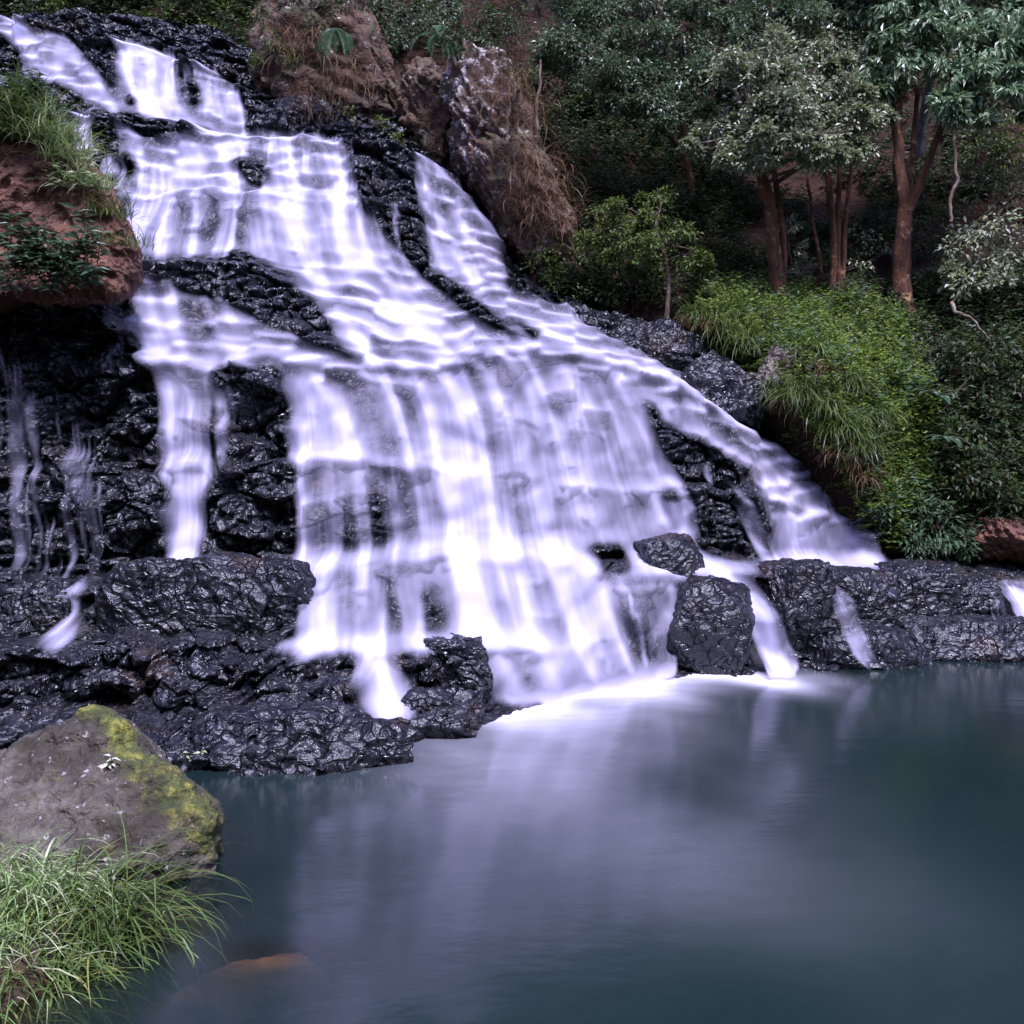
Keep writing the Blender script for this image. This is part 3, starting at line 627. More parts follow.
gi = np.arange(len(hz)-1)[:, None]*len(hx)+np.arange(len(hx)-1)[None, :]
tag(mesh_np('hillside', np.stack([HXX, HYY, HZZ], -1), np.stack([gi, gi+1, gi+len(hx)+1, gi+len(hx)], -1).reshape(-1, 4), M['earth']), kind='structure')
def hill_depth(px, py):
    px = np.atleast_1d(np.asarray(px, float)); py = np.atleast_1d(np.asarray(py, float)); res = np.full(px.shape, 24.)
    done = np.zeros(px.shape, bool)
    for D in np.arange(12., 30., .05):
        p = W3(px, py, D); i = np.clip(((p[..., 0]-hx[0])/.1).astype(int), 0, len(hx)-1); j = np.clip(((p[..., 2]-hz[0])/.1).astype(int), 0, len(hz)-1)
        hit = (HYY[j, i] <= D) & ~done; res[hit] = D; done |= hit
    return res
def hp3(px, py, off=0.):
    d = hill_depth(px, py)-off; return W3(px, py, d)

# ------------------------------------------------------------------ pool and its bed
bx = np.arange(-14, 16, .06); by = np.arange(-4, 17.5, .06); BX, BY = np.meshgrid(bx, by)
def bedz(X, Y):
    edge = np.interp(Y, [-4, 2, 3.5, 4.4, 5.0, 5.6, 6.2, 7, 9], [-.2, -.9, -1.8, -2.12, -1.98, -1.95, -2.05, -2.4, -4.4])   # left shore line
    d = X-edge
    z = np.where(d < 0, np.minimum(-d*.9, .06+.08*fbm(X*1.4, Y*1.4, 3, 61)), -np.minimum(d*.65, 1.3))
    z = np.where(d > 0, np.maximum(z, -.16-.9*(((X+1.17)/.55)**2+((Y-5.15)/.3)**2)), z)
    return z+.05*fbm(X*3, Y*3, 3, 62)-.03
BZ = bedz(BX, BY)
mb, nt = mat('muddy_bed'); p_ = pos(nt)
c_ = mixc(nt, ramp(nt, noise(nt, p_, 3, 6, .7), (.35, 0.), (.65, 1.)), (.012, .009, .005), (.06, .034, .014)); b_ = nd(nt, 'ShaderNodeBsdfPrincipled', Roughness=.9); lk(nt, c_, b_.inputs['Base Color']); lk(nt, bumpn(nt, noise(nt, p_, 25, 5, .7), .7, .03), b_.inputs['Normal']); out(nt, b_.outputs[0])
gi = np.arange(len(by)-1)[:, None]*len(bx)+np.arange(len(bx)-1)[None, :]; PQ = np.stack([gi, gi+1, gi+len(bx)+1, gi+len(bx)], -1).reshape(-1, 4)
tag(mesh_np('shore_ground', np.stack([BX, BY, BZ], -1), PQ, mb), kind='structure')
foam = np.zeros(BX.shape)
for (x0, y0, x1, y1, s, reach) in [(500,712,560,704,.8,.5),(530,706,690,676,1.,1.35),(660,678,740,676,.8,.8),(756,681,804,684,1.,.4),(370,716,425,716,.55,.3),(480,722,520,712,.6,.4)]:
    for t in np.linspace(0, 1, 12):
        px, py = x0+(x1-x0)*t, y0+(y1-y0)*t; D = H*F/(py-HY); X = (px-512)/F*D
        dy = BY-D; foam = np.maximum(foam, s*np.exp(-((BX-X-.25*np.minimum(0, dy))/.34)**2)*np.where(dy < 0, np.exp(-np.abs(dy)/reach*1.5), np.exp(-(dy/.6)**2)))
drift = np.exp(-((BX+.1+.25*(BY-10))/1.3)**2)*sstep(BY, 3., 10.5)*.16
foam = foam*(.8+1.3*fbm(BX*2.1+.6*BY, BY*1.1, 4, 67))
foam = np.clip(foam*.82+drift*(.5+fbm(BX*.8, BY*.5, 3, 66)), 0, .9)
ff_ = blur(foam, 2)
tag(mesh_np('pool_water', np.stack([BX, BY, 0*BX], -1), PQ, M['pool'], attrs={'depth': np.where(((BX+1.17)/.36)**2+((BY-5.12)/.19)**2 < 1.1, .13+.3*(((BX+1.17)/.36)**2+((BY-5.12)/.19)**2), np.clip(-BZ, 0, 3)), 'foam': ff_}), kind='structure')
print('terrain', time.time()-T0)

# ------------------------------------------------------------------ loose rocks
def rock_mesh(c, dims, seed, cuts=16, rough=.04, n=50, depth=.78, tilt=0., up=None):
    """a chipped block: rounded cube cut by random planes"""
    r = np.random.default_rng(seed); t = np.linspace(-1, 1, n+1); a, b = np.meshgrid(t, t); V = []; Fq = []; k = 0
    for ax in range(3):
        for sg in (-1, 1):
            p = np.zeros((n+1, n+1, 3)); p[..., ax] = sg; p[..., (ax+1) % 3] = a*sg; p[..., (ax+2) % 3] = b
            V.append(p.reshape(-1, 3)); i = np.arange(n)[:, None]*(n+1)+np.arange(n)[None, :]
            Fq.append(np.stack([i, i+1, i+n+2, i+n+1], -1).reshape(-1, 4)+k); k += (n+1)**2
    V = np.concatenate(V); Fq = np.concatenate(Fq)
    key = np.round(V*1e4).astype(np.int64); _, first, inv = np.unique(key, axis=0, return_index=True, return_inverse=True); V = V[first]; Fq = inv.reshape(-1)[Fq]
    V = .9*V+.1*nrm(V)*1.25
    for _ in range(cuts*2):
        d = r.normal(size=3); d[2] *= .7; d /= np.linalg.norm(d); h = depth*r.uniform(.85, 1.2)*np.abs(d).sum()**.5; q = V@d; V = np.where((q > h)[:, None], V-(q-h)[:, None]*d*.96, V)
    V = V*np.asarray(dims)*.5
    if tilt: cth, sth = math.cos(tilt), math.sin(tilt); V = np.stack([V[:, 0]*cth-V[:, 2]*sth, V[:, 1], V[:, 0]*sth+V[:, 2]*cth], -1)
    sc = 1/max(.12, .35*min(dims)); cc = V+seed*3.3
    nn = nrm(V/np.asarray(dims)); V = V+nn*(rough*(fbm3(cc, sc, 5, seed)*2.+.9*(1-np.abs(2*fbm3(cc, sc*2.3, 4, seed+3)))))[:, None]
    return V, Fq
def rock(name, px0, px1, py0, py1, D, thick, seed, m, label, cat='rock', group=None, tilt=0., rough=.04, cuts=16, depth=.78, sink=0.):
    wd = (px1-px0)/F*D; hg = (py1-py0)/F*D; c = W3((px0+px1)/2, (py0+py1)/2, D); c[1] += thick/2; c[2] -= sink/2
    V, Fq = rock_mesh(c, (wd*1.06, thick, hg*1.06+sink), seed, cuts, rough, tilt=tilt, depth=depth)
    o = mesh_np(name, V, Fq, m); o.location = c
    return tag(o, label, cat, group)
BG = 'black wet boulders along the ledge'
for a in [
 (645,706,546,632,12.8,.9,3,'squat black boulder under the dark pillar, beside the milky fall',0.1),
 (676,750,588,678,12.3,1.0,24,'large black boulder standing at the pool edge between the milky fall and the bent chute',-.22),
 (774,840,571,664,12.9,1.1,5,'black angular boulder just right of the bent chute',.1),
 (826,900,576,654,13.6,1.1,6,'dark block in the ledge right of the slender pale thread',-.05),
 (880,966,570,648,14.05,1.1,7,'broad black ledge block with a hair-thin trickle at its edge',.04),
 (952,1006,584,642,14.2,1.,8,'dark ledge block beside the short right spout',.12),
 (98,184,570,652,10.15,.7,13,'left block of the wet ledge under the water column',.03),
 (158,262,568,652,10.2,.7,14,'wide middle block of the wet ledge under the water column',-.03),
 (240,301,572,642,10.3,.6,15,'right end block of the wet ledge beside the milky water',.02),
 (424,484,648,704,10.05,.5,17,'black rounded rock in the lowest tier between two white chutes',-.05),
 (0,62,590,648,10.2,.5,18,'dark ledge block at the left edge beside a faint trickle',.05),
 ]:
    rock('boulder', *a[:7], M['wet'], a[7], 'boulder', BG, a[8], .042, 12, .95)
rock('rock_slab', 806, 935, 634, 680, 12.75, 1.0, 21, M['wet'], 'low wet slab at the pool edge with a brown end', 'rock', None, -.12, .04, 12, .8, .2)
rock('rock_slab', 905, 1060, 626, 668, 13.3, 1.2, 22, M['wet'], 'long flat wet slab at the pool edge below the short right spout', 'rock', None, -.03, .04, 12, .8, .2)
rock('rock_slab', 180, 400, 728, 780, 8.25, .9, 23, M['wet'], 'low black slab at the waterline behind the mossy boulder', 'rock', None, .03, .05, 14, .8, .2)
rock('rock_slab', 350, 482, 706, 745, 9.3, .9, 24, M['wet'], 'flat black slab running into the pool below the bottom chute', 'rock', None, .1, .05, 14, .8, .2)

# mossy boulder in the front left
def hull_rock(name, pts, m, n_sub, rough, seed, mossf=None):
    bm = bmesh.new()
    for p in pts: bm.verts.new(p)
    bmesh.ops.convex_hull(bm, input=bm.verts[:]); loose = [v for v in bm.verts if not v.link_faces]
    bmesh.ops.delete(bm, geom=loose, context='VERTS')
    bmesh.ops.triangulate(bm, faces=bm.faces[:])
    for k in range(n_sub):
        bmesh.ops.subdivide_edges(bm, edges=bm.edges[:], cuts=1, use_grid_fill=True)
        if k in (n_sub-3, n_sub-1): bmesh.ops.smooth_vert(bm, verts=bm.verts[:], factor=.35, use_axis_x=True, use_axis_y=True, use_axis_z=True)
    bmesh.ops.triangulate(bm, faces=bm.faces[:]); bm.verts.ensure_lookup_table(); bm.verts.index_update(); bm.normal_update()
    V = np.array([v.co[:] for v in bm.verts]); N = np.array([v.normal[:] for v in bm.verts]); Fq = np.array([[v.index for v in f.verts] for f in bm.faces]); bm.free()
    V = V+N*(rough*(fbm3(V, 2.2, 5, seed)*1.3+.55*(.45-np.abs(2*fbm3(V, 5, 4, seed+7)))))[:, None]
    c = V.mean(0); att = {'moss': mossf(V, N)} if mossf else None
    o = mesh_np(name, V-c, Fq, m, attrs=att); o.location = c; return o
bp = W3(*np.array([(86,704,6.6),(106,710,6.55),(0,764,6.4),(-90,822,6.6),(150,750,6.4),(207,812,6.25),(211,828,6.15),(168,852,5.95),(110,868,5.8),(0,885,5.7),(-110,890,5.8),(128,728,7.4),(214,806,7.0),(0,770,7.6),(-110,825,7.6)]).T)
low = bp[[7, 8, 9, 10, 11, 12, 13, 14, 6]].copy(); low[:, 2] = -.5; low[:, 1] += .15
ridge = W3(*np.array([(92,708,6.6),(112,716,6.55),(128,750,6.42),(150,790,6.3),(175,806,6.25),(205,828,6.2)]).T)
def mossf(V, N):
    d = np.full(len(V), 9.)
    for a, b in zip(ridge[:-1], ridge[1:]):
        t = np.clip(((V-a)@(b-a))/((b-a)@(b-a)), 0, 1); d = np.minimum(d, np.linalg.norm(V-a-t[:, None]*(b-a), axis=1))
    right = sstep(V[:, 0]-np.interp(V[:, 2], [.1, .35, .85], [-1.75, -1.95, -2.45]), -.12, .1)
    return np.clip(.95*np.exp(-(d/.11)**2)+.42*right+.18*sstep(N[:, 2], .3, .8)+.2*sstep(-V[:, 0], 2.4, 2.8)*fbm3(V, 3, 3, 5), 0, 1)
tag(hull_rock('boulder', np.concatenate([bp, low]), M['boulder'], 6, .10, 5, mossf), 'big grey boulder with a bright yellow-green moss crest at the pool edge', 'boulder')

# red earth boulder on the left with plants on it
eb = W3(*np.array([(-160,110,11.6),(-20,128,11.4),(40,140,11.4),(75,166,11.3),(105,205,11.3),(131,250,11.35),(134,284,11.4),(112,292,11.3),(20,300,11.2),(-160,310,11.2),(-160,100,13.4),(30,118,13.4),(110,190,13.2),(132,260,13.0),(100,300,12.8),(-160,315,12.8)]).T)
tag(hull_rock('boulder', eb, M['redearth'], 6, .16, 9), 'reddish brown earthy boulder overgrown with grass above the dark left cliff', 'boulder')
mo, nt_ = mat('ochre_stone'); bo = nd(nt_, 'ShaderNodeBsdfPrincipled', Roughness=.8); po = pos(nt_)
lk(nt_, mixc(nt_, ramp(nt_, noise(nt_, po, 6, 5, .6), (.35, 0.), (.65, 1.)), (.12, .055, .022), (.3, .16, .065)), bo.inputs['Base Color']); out(nt_, bo.outputs[0])
V_, F_ = rock_mesh(None, (.72, .36, .22), 44, 10, .03, 30); o_ = mesh_np('stone', V_, F_, mo); o_.location = (-1.17, 5.12, -.2); tag(o_, 'flat ochre stone lying just under the water near the grassy bank', 'stone')
# brown outcrops under the trees
rock('outcrop', 236, 384, -30, 122, 18.7, 2.2, 31, M['outcrop'], 'big brown mossy outcrop bulging out above the topmost fall', 'outcrop', None, .25, .2, 16, .8)
rock('outcrop', 450, 520, 40, 180, 17.7, 1.6, 32, M['lichen'], 'pale lichen-spotted outcrop beside the side fall', 'outcrop', None, .22, .17, 18, .8)
rock('outcrop', 486, 556, 95, 262, 17.6, 1.6, 33, M['outcrop'], 'sloping brown outcrop draped in dry grass right of the lichen-spotted one', 'outcrop', None, .42, .17, 16, .8)
rock('outcrop', 396, 452, 60, 166, 18.4, 1.4, 34, M['outcrop'], 'dark brown cracked rock in the recess between the two larger outcrops', 'outcrop', None, .05, .13, 18, .8)
rock('outcrop', 262, 330, 96, 150, 18.2, 1.2, 35, M['wet'], 'low dark rock at the foot of the big brown outcrop', 'outcrop', None, .1, .1, 14, .8)
rock('stone', 768, 812, 348, 384, 15.55, .5, 36, M['pale'], 'pale weathered stone lying in the grassy slope', 'stone', None, -.3, .03, 16, .8)
rock('stone', 748, 790, 312, 334, 16.4, .5, 37, M['outcrop'], 'brown bare rock above the pale stone on the grassy slope', 'stone', None, .15, .06, 14, .8)
rock('outcrop', 985, 1070, 522, 562, 15.3, 1.0, 38, M['redearth'], 'rust brown bank rock under leaves at the far right above the ledge', 'outcrop', None, 0., .08, 14, .8)
for a in [(560,640,312,352,16.9,1.,41,'dark wet rock beside the upper right edge of the cascade',.3),(610,700,322,386,16.4,1.,42,'dark leaf-strewn rock above the right edge of the cascade',.45),(680,770,362,432,15.6,1.,43,'black rock with faint seeping water below the hanging grass',.6)]:
    rock('boulder', *a[:7], M['wet'], a[7], 'boulder', None, -a[8], .09, 16, .8)

# ------------------------------------------------------------------ plants
def rdir(n, up=.0):
    d = RNG.normal(size=(n, 3)); d[:, 2] += up; return nrm(d)
def leaf_cloud(g, cen, rad, n_sub, n_leaf, L, asp=.45, droop=.3, sig=.32, flat=.75, twigs=None, tr=.008):
    """leafy sprays spread through a clump; each spray sits at the end of a twig"""
    d = rdir(n_sub, .25); rr = RNG.uniform(.25, 1., n_sub)**.6
    sc = cen+d*rr[:, None]*np.asarray(rad)*np.array([1, 1, flat])
    if twigs is not None:
        for k in range(0, n_sub, 2):
            m = (cen+sc[k])/2+RNG.normal(0, .06, 3)*np.max(rad)
            tube(twigs, curve_pts([cen, m, sc[k]], 5), np.linspace(tr, tr*.4, 5), 4, k)
    s = np.repeat(sc, n_leaf, 0); dd = np.repeat(d, n_leaf, 0); n = len(s)
    off = RNG.normal(size=(n, 3))*np.max(rad)*sig*np.array([1, 1, .6])
    ax = nrm(dd*.7+nrm(off)*.8+RNG.normal(0, .45, (n, 3))+np.array([0, -.2, -droop]))
    nm = nrm(RNG.normal(0, .5, (n, 3))+np.array([0, -.35, 1.])+.3*dd)
    ll = L*RNG.uniform(.6, 1.25, n); leaves(g, s+off, ax, nm, ll, ll*asp*RNG.uniform(.8, 1.2, n))

def spread(blobs):
    r_ = []
    for b in blobs:
        r_.append((b[0], b[1], b[2], b[3]*.82))
        for q in range(3):
            a = RNG.uniform(0, 6.28); k = b[3]*RNG.uniform(.8, 1.25); r_.append((b[0]+k*math.cos(a), b[1]+k*.8*math.sin(a), b[2]+RNG.normal(0, .35), b[3]*RNG.uniform(.3, .55)))
    return r_
def tree(label, cat, trunks, blobs, leafm, bark, L, dens=1., asp=.45, D=None, limb=.018, droop=.35, name='tree', group='trees on the hillside', flat=.75, sub=9, nl=22):
    """trunks: lists of (px, py, depth, radius px); blobs: (px, py, depth, radius px)"""
    base = W3(*trunks[0][0][:3]); root = thing(name, base, label, cat, group)
    gt = Geo(); tops = []
    for k, t in enumerate(trunks):
        t = np.asarray(t, float); t = np.concatenate([t[:1]+np.array([[0, 16, .05, t[0, 3]*.35]]), t]); p = W3(t[:, 0], t[:, 1], t[:, 2]); r = .78*t[:, 3]/F*t[:, 2]; n = 6*len(t)
        c = curve_pts(np.concatenate([p, r[:, None]], 1), n); c[:, :3] += .035*np.stack([fbm(np.arange(n)*.4, q*7+k*3.1+0*np.arange(n), 2, 5) for q in range(3)], -1)
        tube(gt, c[:, :3], c[:, 3], 10, k, .12); tops.append(c[n//2:])
    gl = Geo(); gb = Geo(); allt = np.concatenate(tops)
    for x, y, d, r in spread(blobs):
        c = W3(x, y, d); R = r/F*d
        j = np.argmin(np.linalg.norm(allt[:, :3]-c, axis=1)+.6*np.maximum(0, allt[:, 2]-c[2])); s = allt[j, :3]
        mid = (s+c)/2+np.array([0, 0, .12*np.linalg.norm(c-s)])
        tube(gb, curve_pts([s, mid, c], 8, .05, j), np.linspace(min(allt[j, 3]*.7, limb*1.8), limb*.5, 8), 6, j)
        ns = int(1.7*sub*dens*max(1, (r/22)**2)); leaf_cloud(gl, c, R, ns, nl, L, asp, droop, .30 if r < 30 else .24, flat, gb)
    gt.build('trunk', bark, root, base); gb.build('branches', M['twig'], root, base); gl.build('crown', leafm, root, base, smooth=False)
    return root

def shrub(label, blobs, leafm, L, dens=1., asp=.45, droop=.3, off=.0, group=None, cat='shrub', name='shrub', flat=.8, sub=9, nl=20):
    """blobs: (px, py, radius px); they stand on the hillside"""
    x, y, r = blobs[0]; lowest = max(b[1]+b[2]*.9 for b in blobs); d0 = float(hill_depth(x, lowest)[0]); base = W3(x, lowest, d0)
    root = thing(name, base, label, cat, group); gl = Geo(); gb = Geo()
    for x, y, r in blobs:
        d = float(min(hill_depth(x, y)[0], d0+.6))-off-r/F*16*.6; c = W3(x, y, d); R = r/F*d
        tube(gb, curve_pts([base+RNG.normal(0, .04, 3), (base+c)/2+RNG.normal(0, .08, 3), c], 7, .04, int(x)), np.linspace(.018, .007, 7), 6, int(y))
        leaf_cloud(gl, c, R, int(sub*dens*max(1, (r/20)**2)), nl, L, asp, droop, .3 if r < 26 else .24, flat, gb)
    gb.build('stems', M['twig'], root, base); gl.build('foliage', leafm, root, base, smooth=False)
    return root

def tuft(label, base, n, L, m, az0, spread, w, r=.1, elev=(.7, 1.4), droop=(1.2, 2.6), group=None, name='grass_tuft', cat='grass tuft', rz=.02):
    a = RNG.uniform(0, 2*np.pi, n); q = np.sqrt(RNG.random(n))*r; b = np.stack([np.cos(a)*q, np.sin(a)*q*.8, RNG.uniform(-rz, rz, n)], -1)
    g = Geo(); blades(g, b, RNG.normal(az0, spread, n), RNG.uniform(*elev, n), L*RNG.uniform(.45, 1.15, n), w*RNG.uniform(.6, 1.2, n), RNG.uniform(*droop, n), 7)
    o = g.build(name, m, smooth=False); o.location = base
    return tag(o, label, cat, group)

def fern(label, px, py, D, L, nf, az0, spread, m, group='ferns', elev=(.3, 1.)):
    base = W3(px, py, D); g = Geo(); gs = Geo()
    for k in range(nf):
        az = az0+spread*(k/(max(1, nf-1))-.5)*2+RNG.normal(0, .1); el = RNG.uniform(*elev); l = L*RNG.uniform(.75, 1.1); n = 30; t = np.linspace(0, 1, n)
        ang = el-1.5*t**1.2; h = np.cumsum(np.cos(ang))*l/n; z = np.cumsum(np.sin(ang))*l/n
        p = np.stack([h*math.cos(az), h*math.sin(az), z], -1); tube(gs, p, np.linspace(.006, .002, n), 4, k)
        tg = nrm(np.gradient(p, axis=0)); sd = nrm(np.cross(tg, [0, 0, 1.])); ll = .22*l*np.sin(np.pi*np.clip(t*.93+.05, 0, 1))**.8*(1-.35*t)+.01
        for s in (-1, 1): leaves(g, p, sd*s+tg*.45+np.array([0, 0, -.25]), np.cross(tg, sd)*np.sign(1)+np.array([0, 0, .3]), ll, .032*l*np.ones(n), .15)
    root = thing('fern', base, label, 'fern', group); g.build('fronds', m, root, smooth=False); gs.build('stalks', M['twig'], root)
    return root

# --- trees on the right bank
tree('red-barked leaning tree with a dense pale grey-green crown above the grassy slope', 'tree',
 [[(778,298,17.3,10),(773,250,17.3,8.5),(768,200,17.2,8),(756,150,17.1,6),(750,110,17.,4)], [(782,292,17.35,5),(785,240,17.4,4),(776,190,17.4,4),(772,150,17.4,3)]],
 [(870,120,17,16),(725,125,17.2,18),(700,140,17.6,14),(860,150,16.9,14),(748,140,16.7,26),(785,120,16.6,30),(820,138,16.5,26),(800,92,16.8,30),(762,92,16.9,28),(742,70,17.2,24),(850,118,16.8,22),(775,155,16.5,22),(815,165,16.5,16),(785,60,17.2,28),(838,84,17.,22),(735,155,16.7,14)], M['grey'], M['bark'], .085, 1.15, .6)
tree('clump of slim straight tan stems right of the leaning red tree', 'tree',
 [[(832,302,17.6,5),(833,240,17.5,4.5),(826,170,17.4,4),(828,110,17.4,3)], [(842,300,17.7,3.5),(845,230,17.7,3),(852,160,17.7,2.6),(850,100,17.7,2)], [(840,302,17.65,4),(838,240,17.6,3.4),(840,170,17.6,3),(842,110,17.6,2)], [(826,298,17.9,2.4),(812,220,18,2),(806,160,18,1.6)]],
 [(835,60,18,26),(860,80,18,22),(830,100,18.2,18),(870,50,18.3,24),(845,30,18.4,24)], M['grey'], M['bark'], .085, .8, .55)
tree('forked dark red-barked tree right of the clump of slim stems', 'tree',
 [[(902,300,17.9,13),(900,250,17.9,11),(904,205,17.9,9),(898,150,17.9,7),(896,90,17.9,6),(898,20,17.9,5)], [(906,215,17.85,6),(926,170,17.7,5),(944,120,17.6,4),(966,60,17.6,3)], [(908,205,17.9,5),(914,150,18,4),(918,90,18,3)]],
 [(955,80,17.2,26),(985,100,17.,22),(905,60,17.5,26),(940,110,17.1,16),(975,60,17.3,24),(1000,75,17.1,22),(1020,95,17.,20),(880,70,17.6,22)], M['big'], M['bark'], .15, .55, .38, droop=.9)
tree('slender pale grey tree with long drooping leaves in the top right', 'tree',
 [[(918,140,19.4,6),(928,90,19.,5.5),(936,30,18.9,5),(940,-30,18.8,4.5),(944,-80,18.8,3)]],
 [(905,30,17.9,26),(935,48,17.6,26),(965,30,17.7,28),(890,45,18.,24),(930,10,17.9,28),(1000,20,17.9,30),(1020,45,17.7,26),(870,25,18.3,24),(900,-60,18,40),(980,-60,18,40),(1050,-40,18,40),(850,-60,18.4,40),(960,-10,18.2,30),(1010,-15,18.2,30),(905,-15,18.3,28)], M['big'], M['palebark'], .16, .6, .34, droop=1.1)
tree('large bluish-leaved tree leaning out over the dark recess at top centre', 'tree',
 [[(690,190,20.3,6),(680,120,20.1,5.5),(660,50,19.8,5),(630,-10,19.6,4)], [(684,150,20.2,3.5),(640,105,19.6,3),(590,70,19.2,2)]],
 [(565,30,18.4,26),(590,55,18.2,28),(620,75,18.1,26),(560,75,18.4,20),(650,95,18.,24),(680,75,18.2,26),(640,45,18.4,28),(600,20,18.6,28),(670,115,18.,18),(705,85,18.2,24),(715,50,18.4,26),(690,30,18.6,28),(655,10,18.8,28),(620,105,18.1,14),(720,115,18.,18),(545,50,18.6,16),(700,-5,19,28),(570,-5,18.8,26)], M['blue'], M['bark'], .085, 1.05, .5)
tree('tall bluish tree crown filling the top edge between the leaning trees', 'tree',
 [[(760,230,20,6),(765,120,20,5),(770,20,19.8,4),(772,-40,19.6,3)]],
 [(745,30,18.6,28),(775,15,18.4,30),(805,30,18.4,28),(740,-5,18.8,30),(820,0,18.6,28),(700,-50,19,36),(650,-60,19,36),(780,-20,18.8,30),(850,10,18.7,26)], M['blue'], M['bark'], .09, .95, .5)
tree('small thin-stemmed tree with a low olive crown left of the red-barked trees', 'tree',
 [[(667,312,16.75,3),(668,280,16.9,2.6),(664,252,17.,2.2),(655,230,17.2,1.6)]],
 [(640,232,17.2,22),(668,240,17.,22),(615,222,17.5,22),(690,262,16.9,16),(648,262,17.,16),(600,240,17.6,18),(655,212,17.6,20)], M['olive'], M['twig'], .075, .75, .5)
# --- shrubs
SG = 'shrubs on the hillside'
shrub('bluish bush hanging over the brown outcrop at the top', [(400,10,26),(370,0,24),(425,28,20),(352,12,18),(395,40,16),(440,8,22)], M['blue'], .085, 1.1, .5, .3, .5, SG)
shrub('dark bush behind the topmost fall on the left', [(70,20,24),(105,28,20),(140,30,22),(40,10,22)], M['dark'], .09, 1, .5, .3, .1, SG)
shrub('dark olive bush right above the topmost fall', [(190,32,22),(215,40,18),(165,18,24),(225,20,22)], M['olive'], .085, .8, .45, .3, .1, SG)
shrub('yellowish climbing bush at the top left corner', [(50,6,14),(55,22,10),(48,-8,14)], M['olive'], .09, .8, .5, .3, .3, SG)
shrub('low green bush beside the foot of the side fall', [(545,240,20),(570,262,24),(540,262,18),(600,275,22),(560,288,18)], M['olive'], .075, .9, .5, .3, .05, SG)
shrub('dark bushy growth between the side fall and the grassy slope', [(630,285,24),(600,296,18),(660,292,20),(690,298,18)], M['dark'], .08, .9, .5, .3, .05, SG)
shrub('leafy bush with pale glossy leaves overhanging at the right edge', [(975,235,20),(955,250,16),(1000,225,22),(985,268,22),(1005,285,22),(970,285,16),(950,275,12),(1020,250,22)], M['grey'], .1, .8, .5, .5, 1.1, SG)
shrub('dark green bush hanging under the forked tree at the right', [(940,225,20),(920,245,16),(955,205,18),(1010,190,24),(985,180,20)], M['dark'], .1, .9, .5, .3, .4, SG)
shrub('tall olive shrub at the right edge above the pale glossy bush', [(1000,130,24),(1020,155,24),(980,150,18),(1010,110,24)], M['olive'], .1, .9, .45, .4, .6, SG)
shrub('glaucous rounded plant at the foot of the grassy slope', [(935,528,24),(910,540,20),(958,540,18),(925,510,18),(965,550,10),(940,548,16)], M['glau'], .11, .9, .32, .4, .15, SG)
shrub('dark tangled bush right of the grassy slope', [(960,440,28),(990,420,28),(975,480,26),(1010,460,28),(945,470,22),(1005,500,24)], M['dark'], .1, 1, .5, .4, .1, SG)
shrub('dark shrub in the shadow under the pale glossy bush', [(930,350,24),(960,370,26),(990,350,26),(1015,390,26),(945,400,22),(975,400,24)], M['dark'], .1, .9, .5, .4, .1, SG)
shrub('bluish sprig bush amid the lower grassy slope', [(888,500,16),(905,485,14),(878,515,12)], M['glau'], .09, .8, .45, .3, .1, SG)
shrub('thin creeper-leaved shoots climbing between the red trunks', [(800,250,8),(796,275,9),(792,225,7),(805,265,7),(868,235,14),(880,255,14),(862,262,10)], M['grey'], .08, .5, .5, .3, .3, SG)
shrub('dark leafy bush spilling over the top of the big brown outcrop', [(300,-8,22),(328,6,18),(352,-6,20),(318,24,12)], M['dark'], .085, 1., .45, .4, 3.2, SG)
shrub('olive creeper bush on the left flank of the big brown outcrop', [(262,18,13),(272,42,12),(258,58,9),(290,60,9)], M['olive'], .075, .7, .45, .5, 2.8, SG)
shrub('dark hanging bush over the top of the lichen-spotted outcrop', [(478,22,18),(505,40,18),(460,38,14),(525,70,14),(515,20,18)], M['dark'], .08, .9, .45, .5, 3.0, SG)
shrub('small green bush at the foot of the recess between the outcrops', [(350,118,14),(375,128,12),(330,128,11),(400,140,10)], M['olive'], .07, .8, .45, .3, 1.2, SG)
# --- ferns
fern('broad fern hanging from the brown outcrop at the top', 334, 28, 18.0, .8, 7, -1.57, 1.0, M['fern'], elev=(-.5, .3))
fern('fern drooping under the bluish bush at the top', 440, 34, 18.0, .75, 6, -1.4, 1.0, M['fern'], elev=(-.5, .3))
fern('yellow-green fern halfway up the grassy slope', 936, 398, 15.6, .42, 8, -1.57, 2., M['fern'])
fern('fern at the right margin of the grassy slope', 945, 440, 15.5, .42, 8, -1.57, 2., M['fern'])
# --- hanging vine
vc = W3(*np.array([(956,78,17.2),(953,100,17.1),(961,112,17.1),(955,135,17.1),(953,160,17.1),(957,180,17.1),(952,200,17.1),(951,222,17.1)]).T); g = Geo(); tube(g, curve_pts(vc, 44, .05, 3), np.full(44, .028), 6, 2, .2)
o = g.build('vine', M['vine'], origin=vc[0]); o.location = vc[0]; tag(o, 'pale twisted bare vine hanging beside the forked tree', 'vine')
vc = W3(*np.array([(952,303,16.),(956,312,15.9),(968,316,15.9),(978,326,15.9),(990,340,16.)]).T); g = Geo(); tube(g, curve_pts(vc, 24, .05, 5), np.linspace(.03, .014, 24), 6, 2, .2)
o = g.build('branch', M['vine'], origin=vc[0]); o.location = vc[0]; tag(o, 'bare pale crooked branch under the glossy bush at the right edge', 'branch')
vc = W3(*np.array([(538,130,18.),(536,105,18.),(540,85,18.),(541,60,18.)]).T); g = Geo(); tube(g, curve_pts(vc, 24, .03, 5), np.linspace(.03, .02, 24), 6, 2, .2)
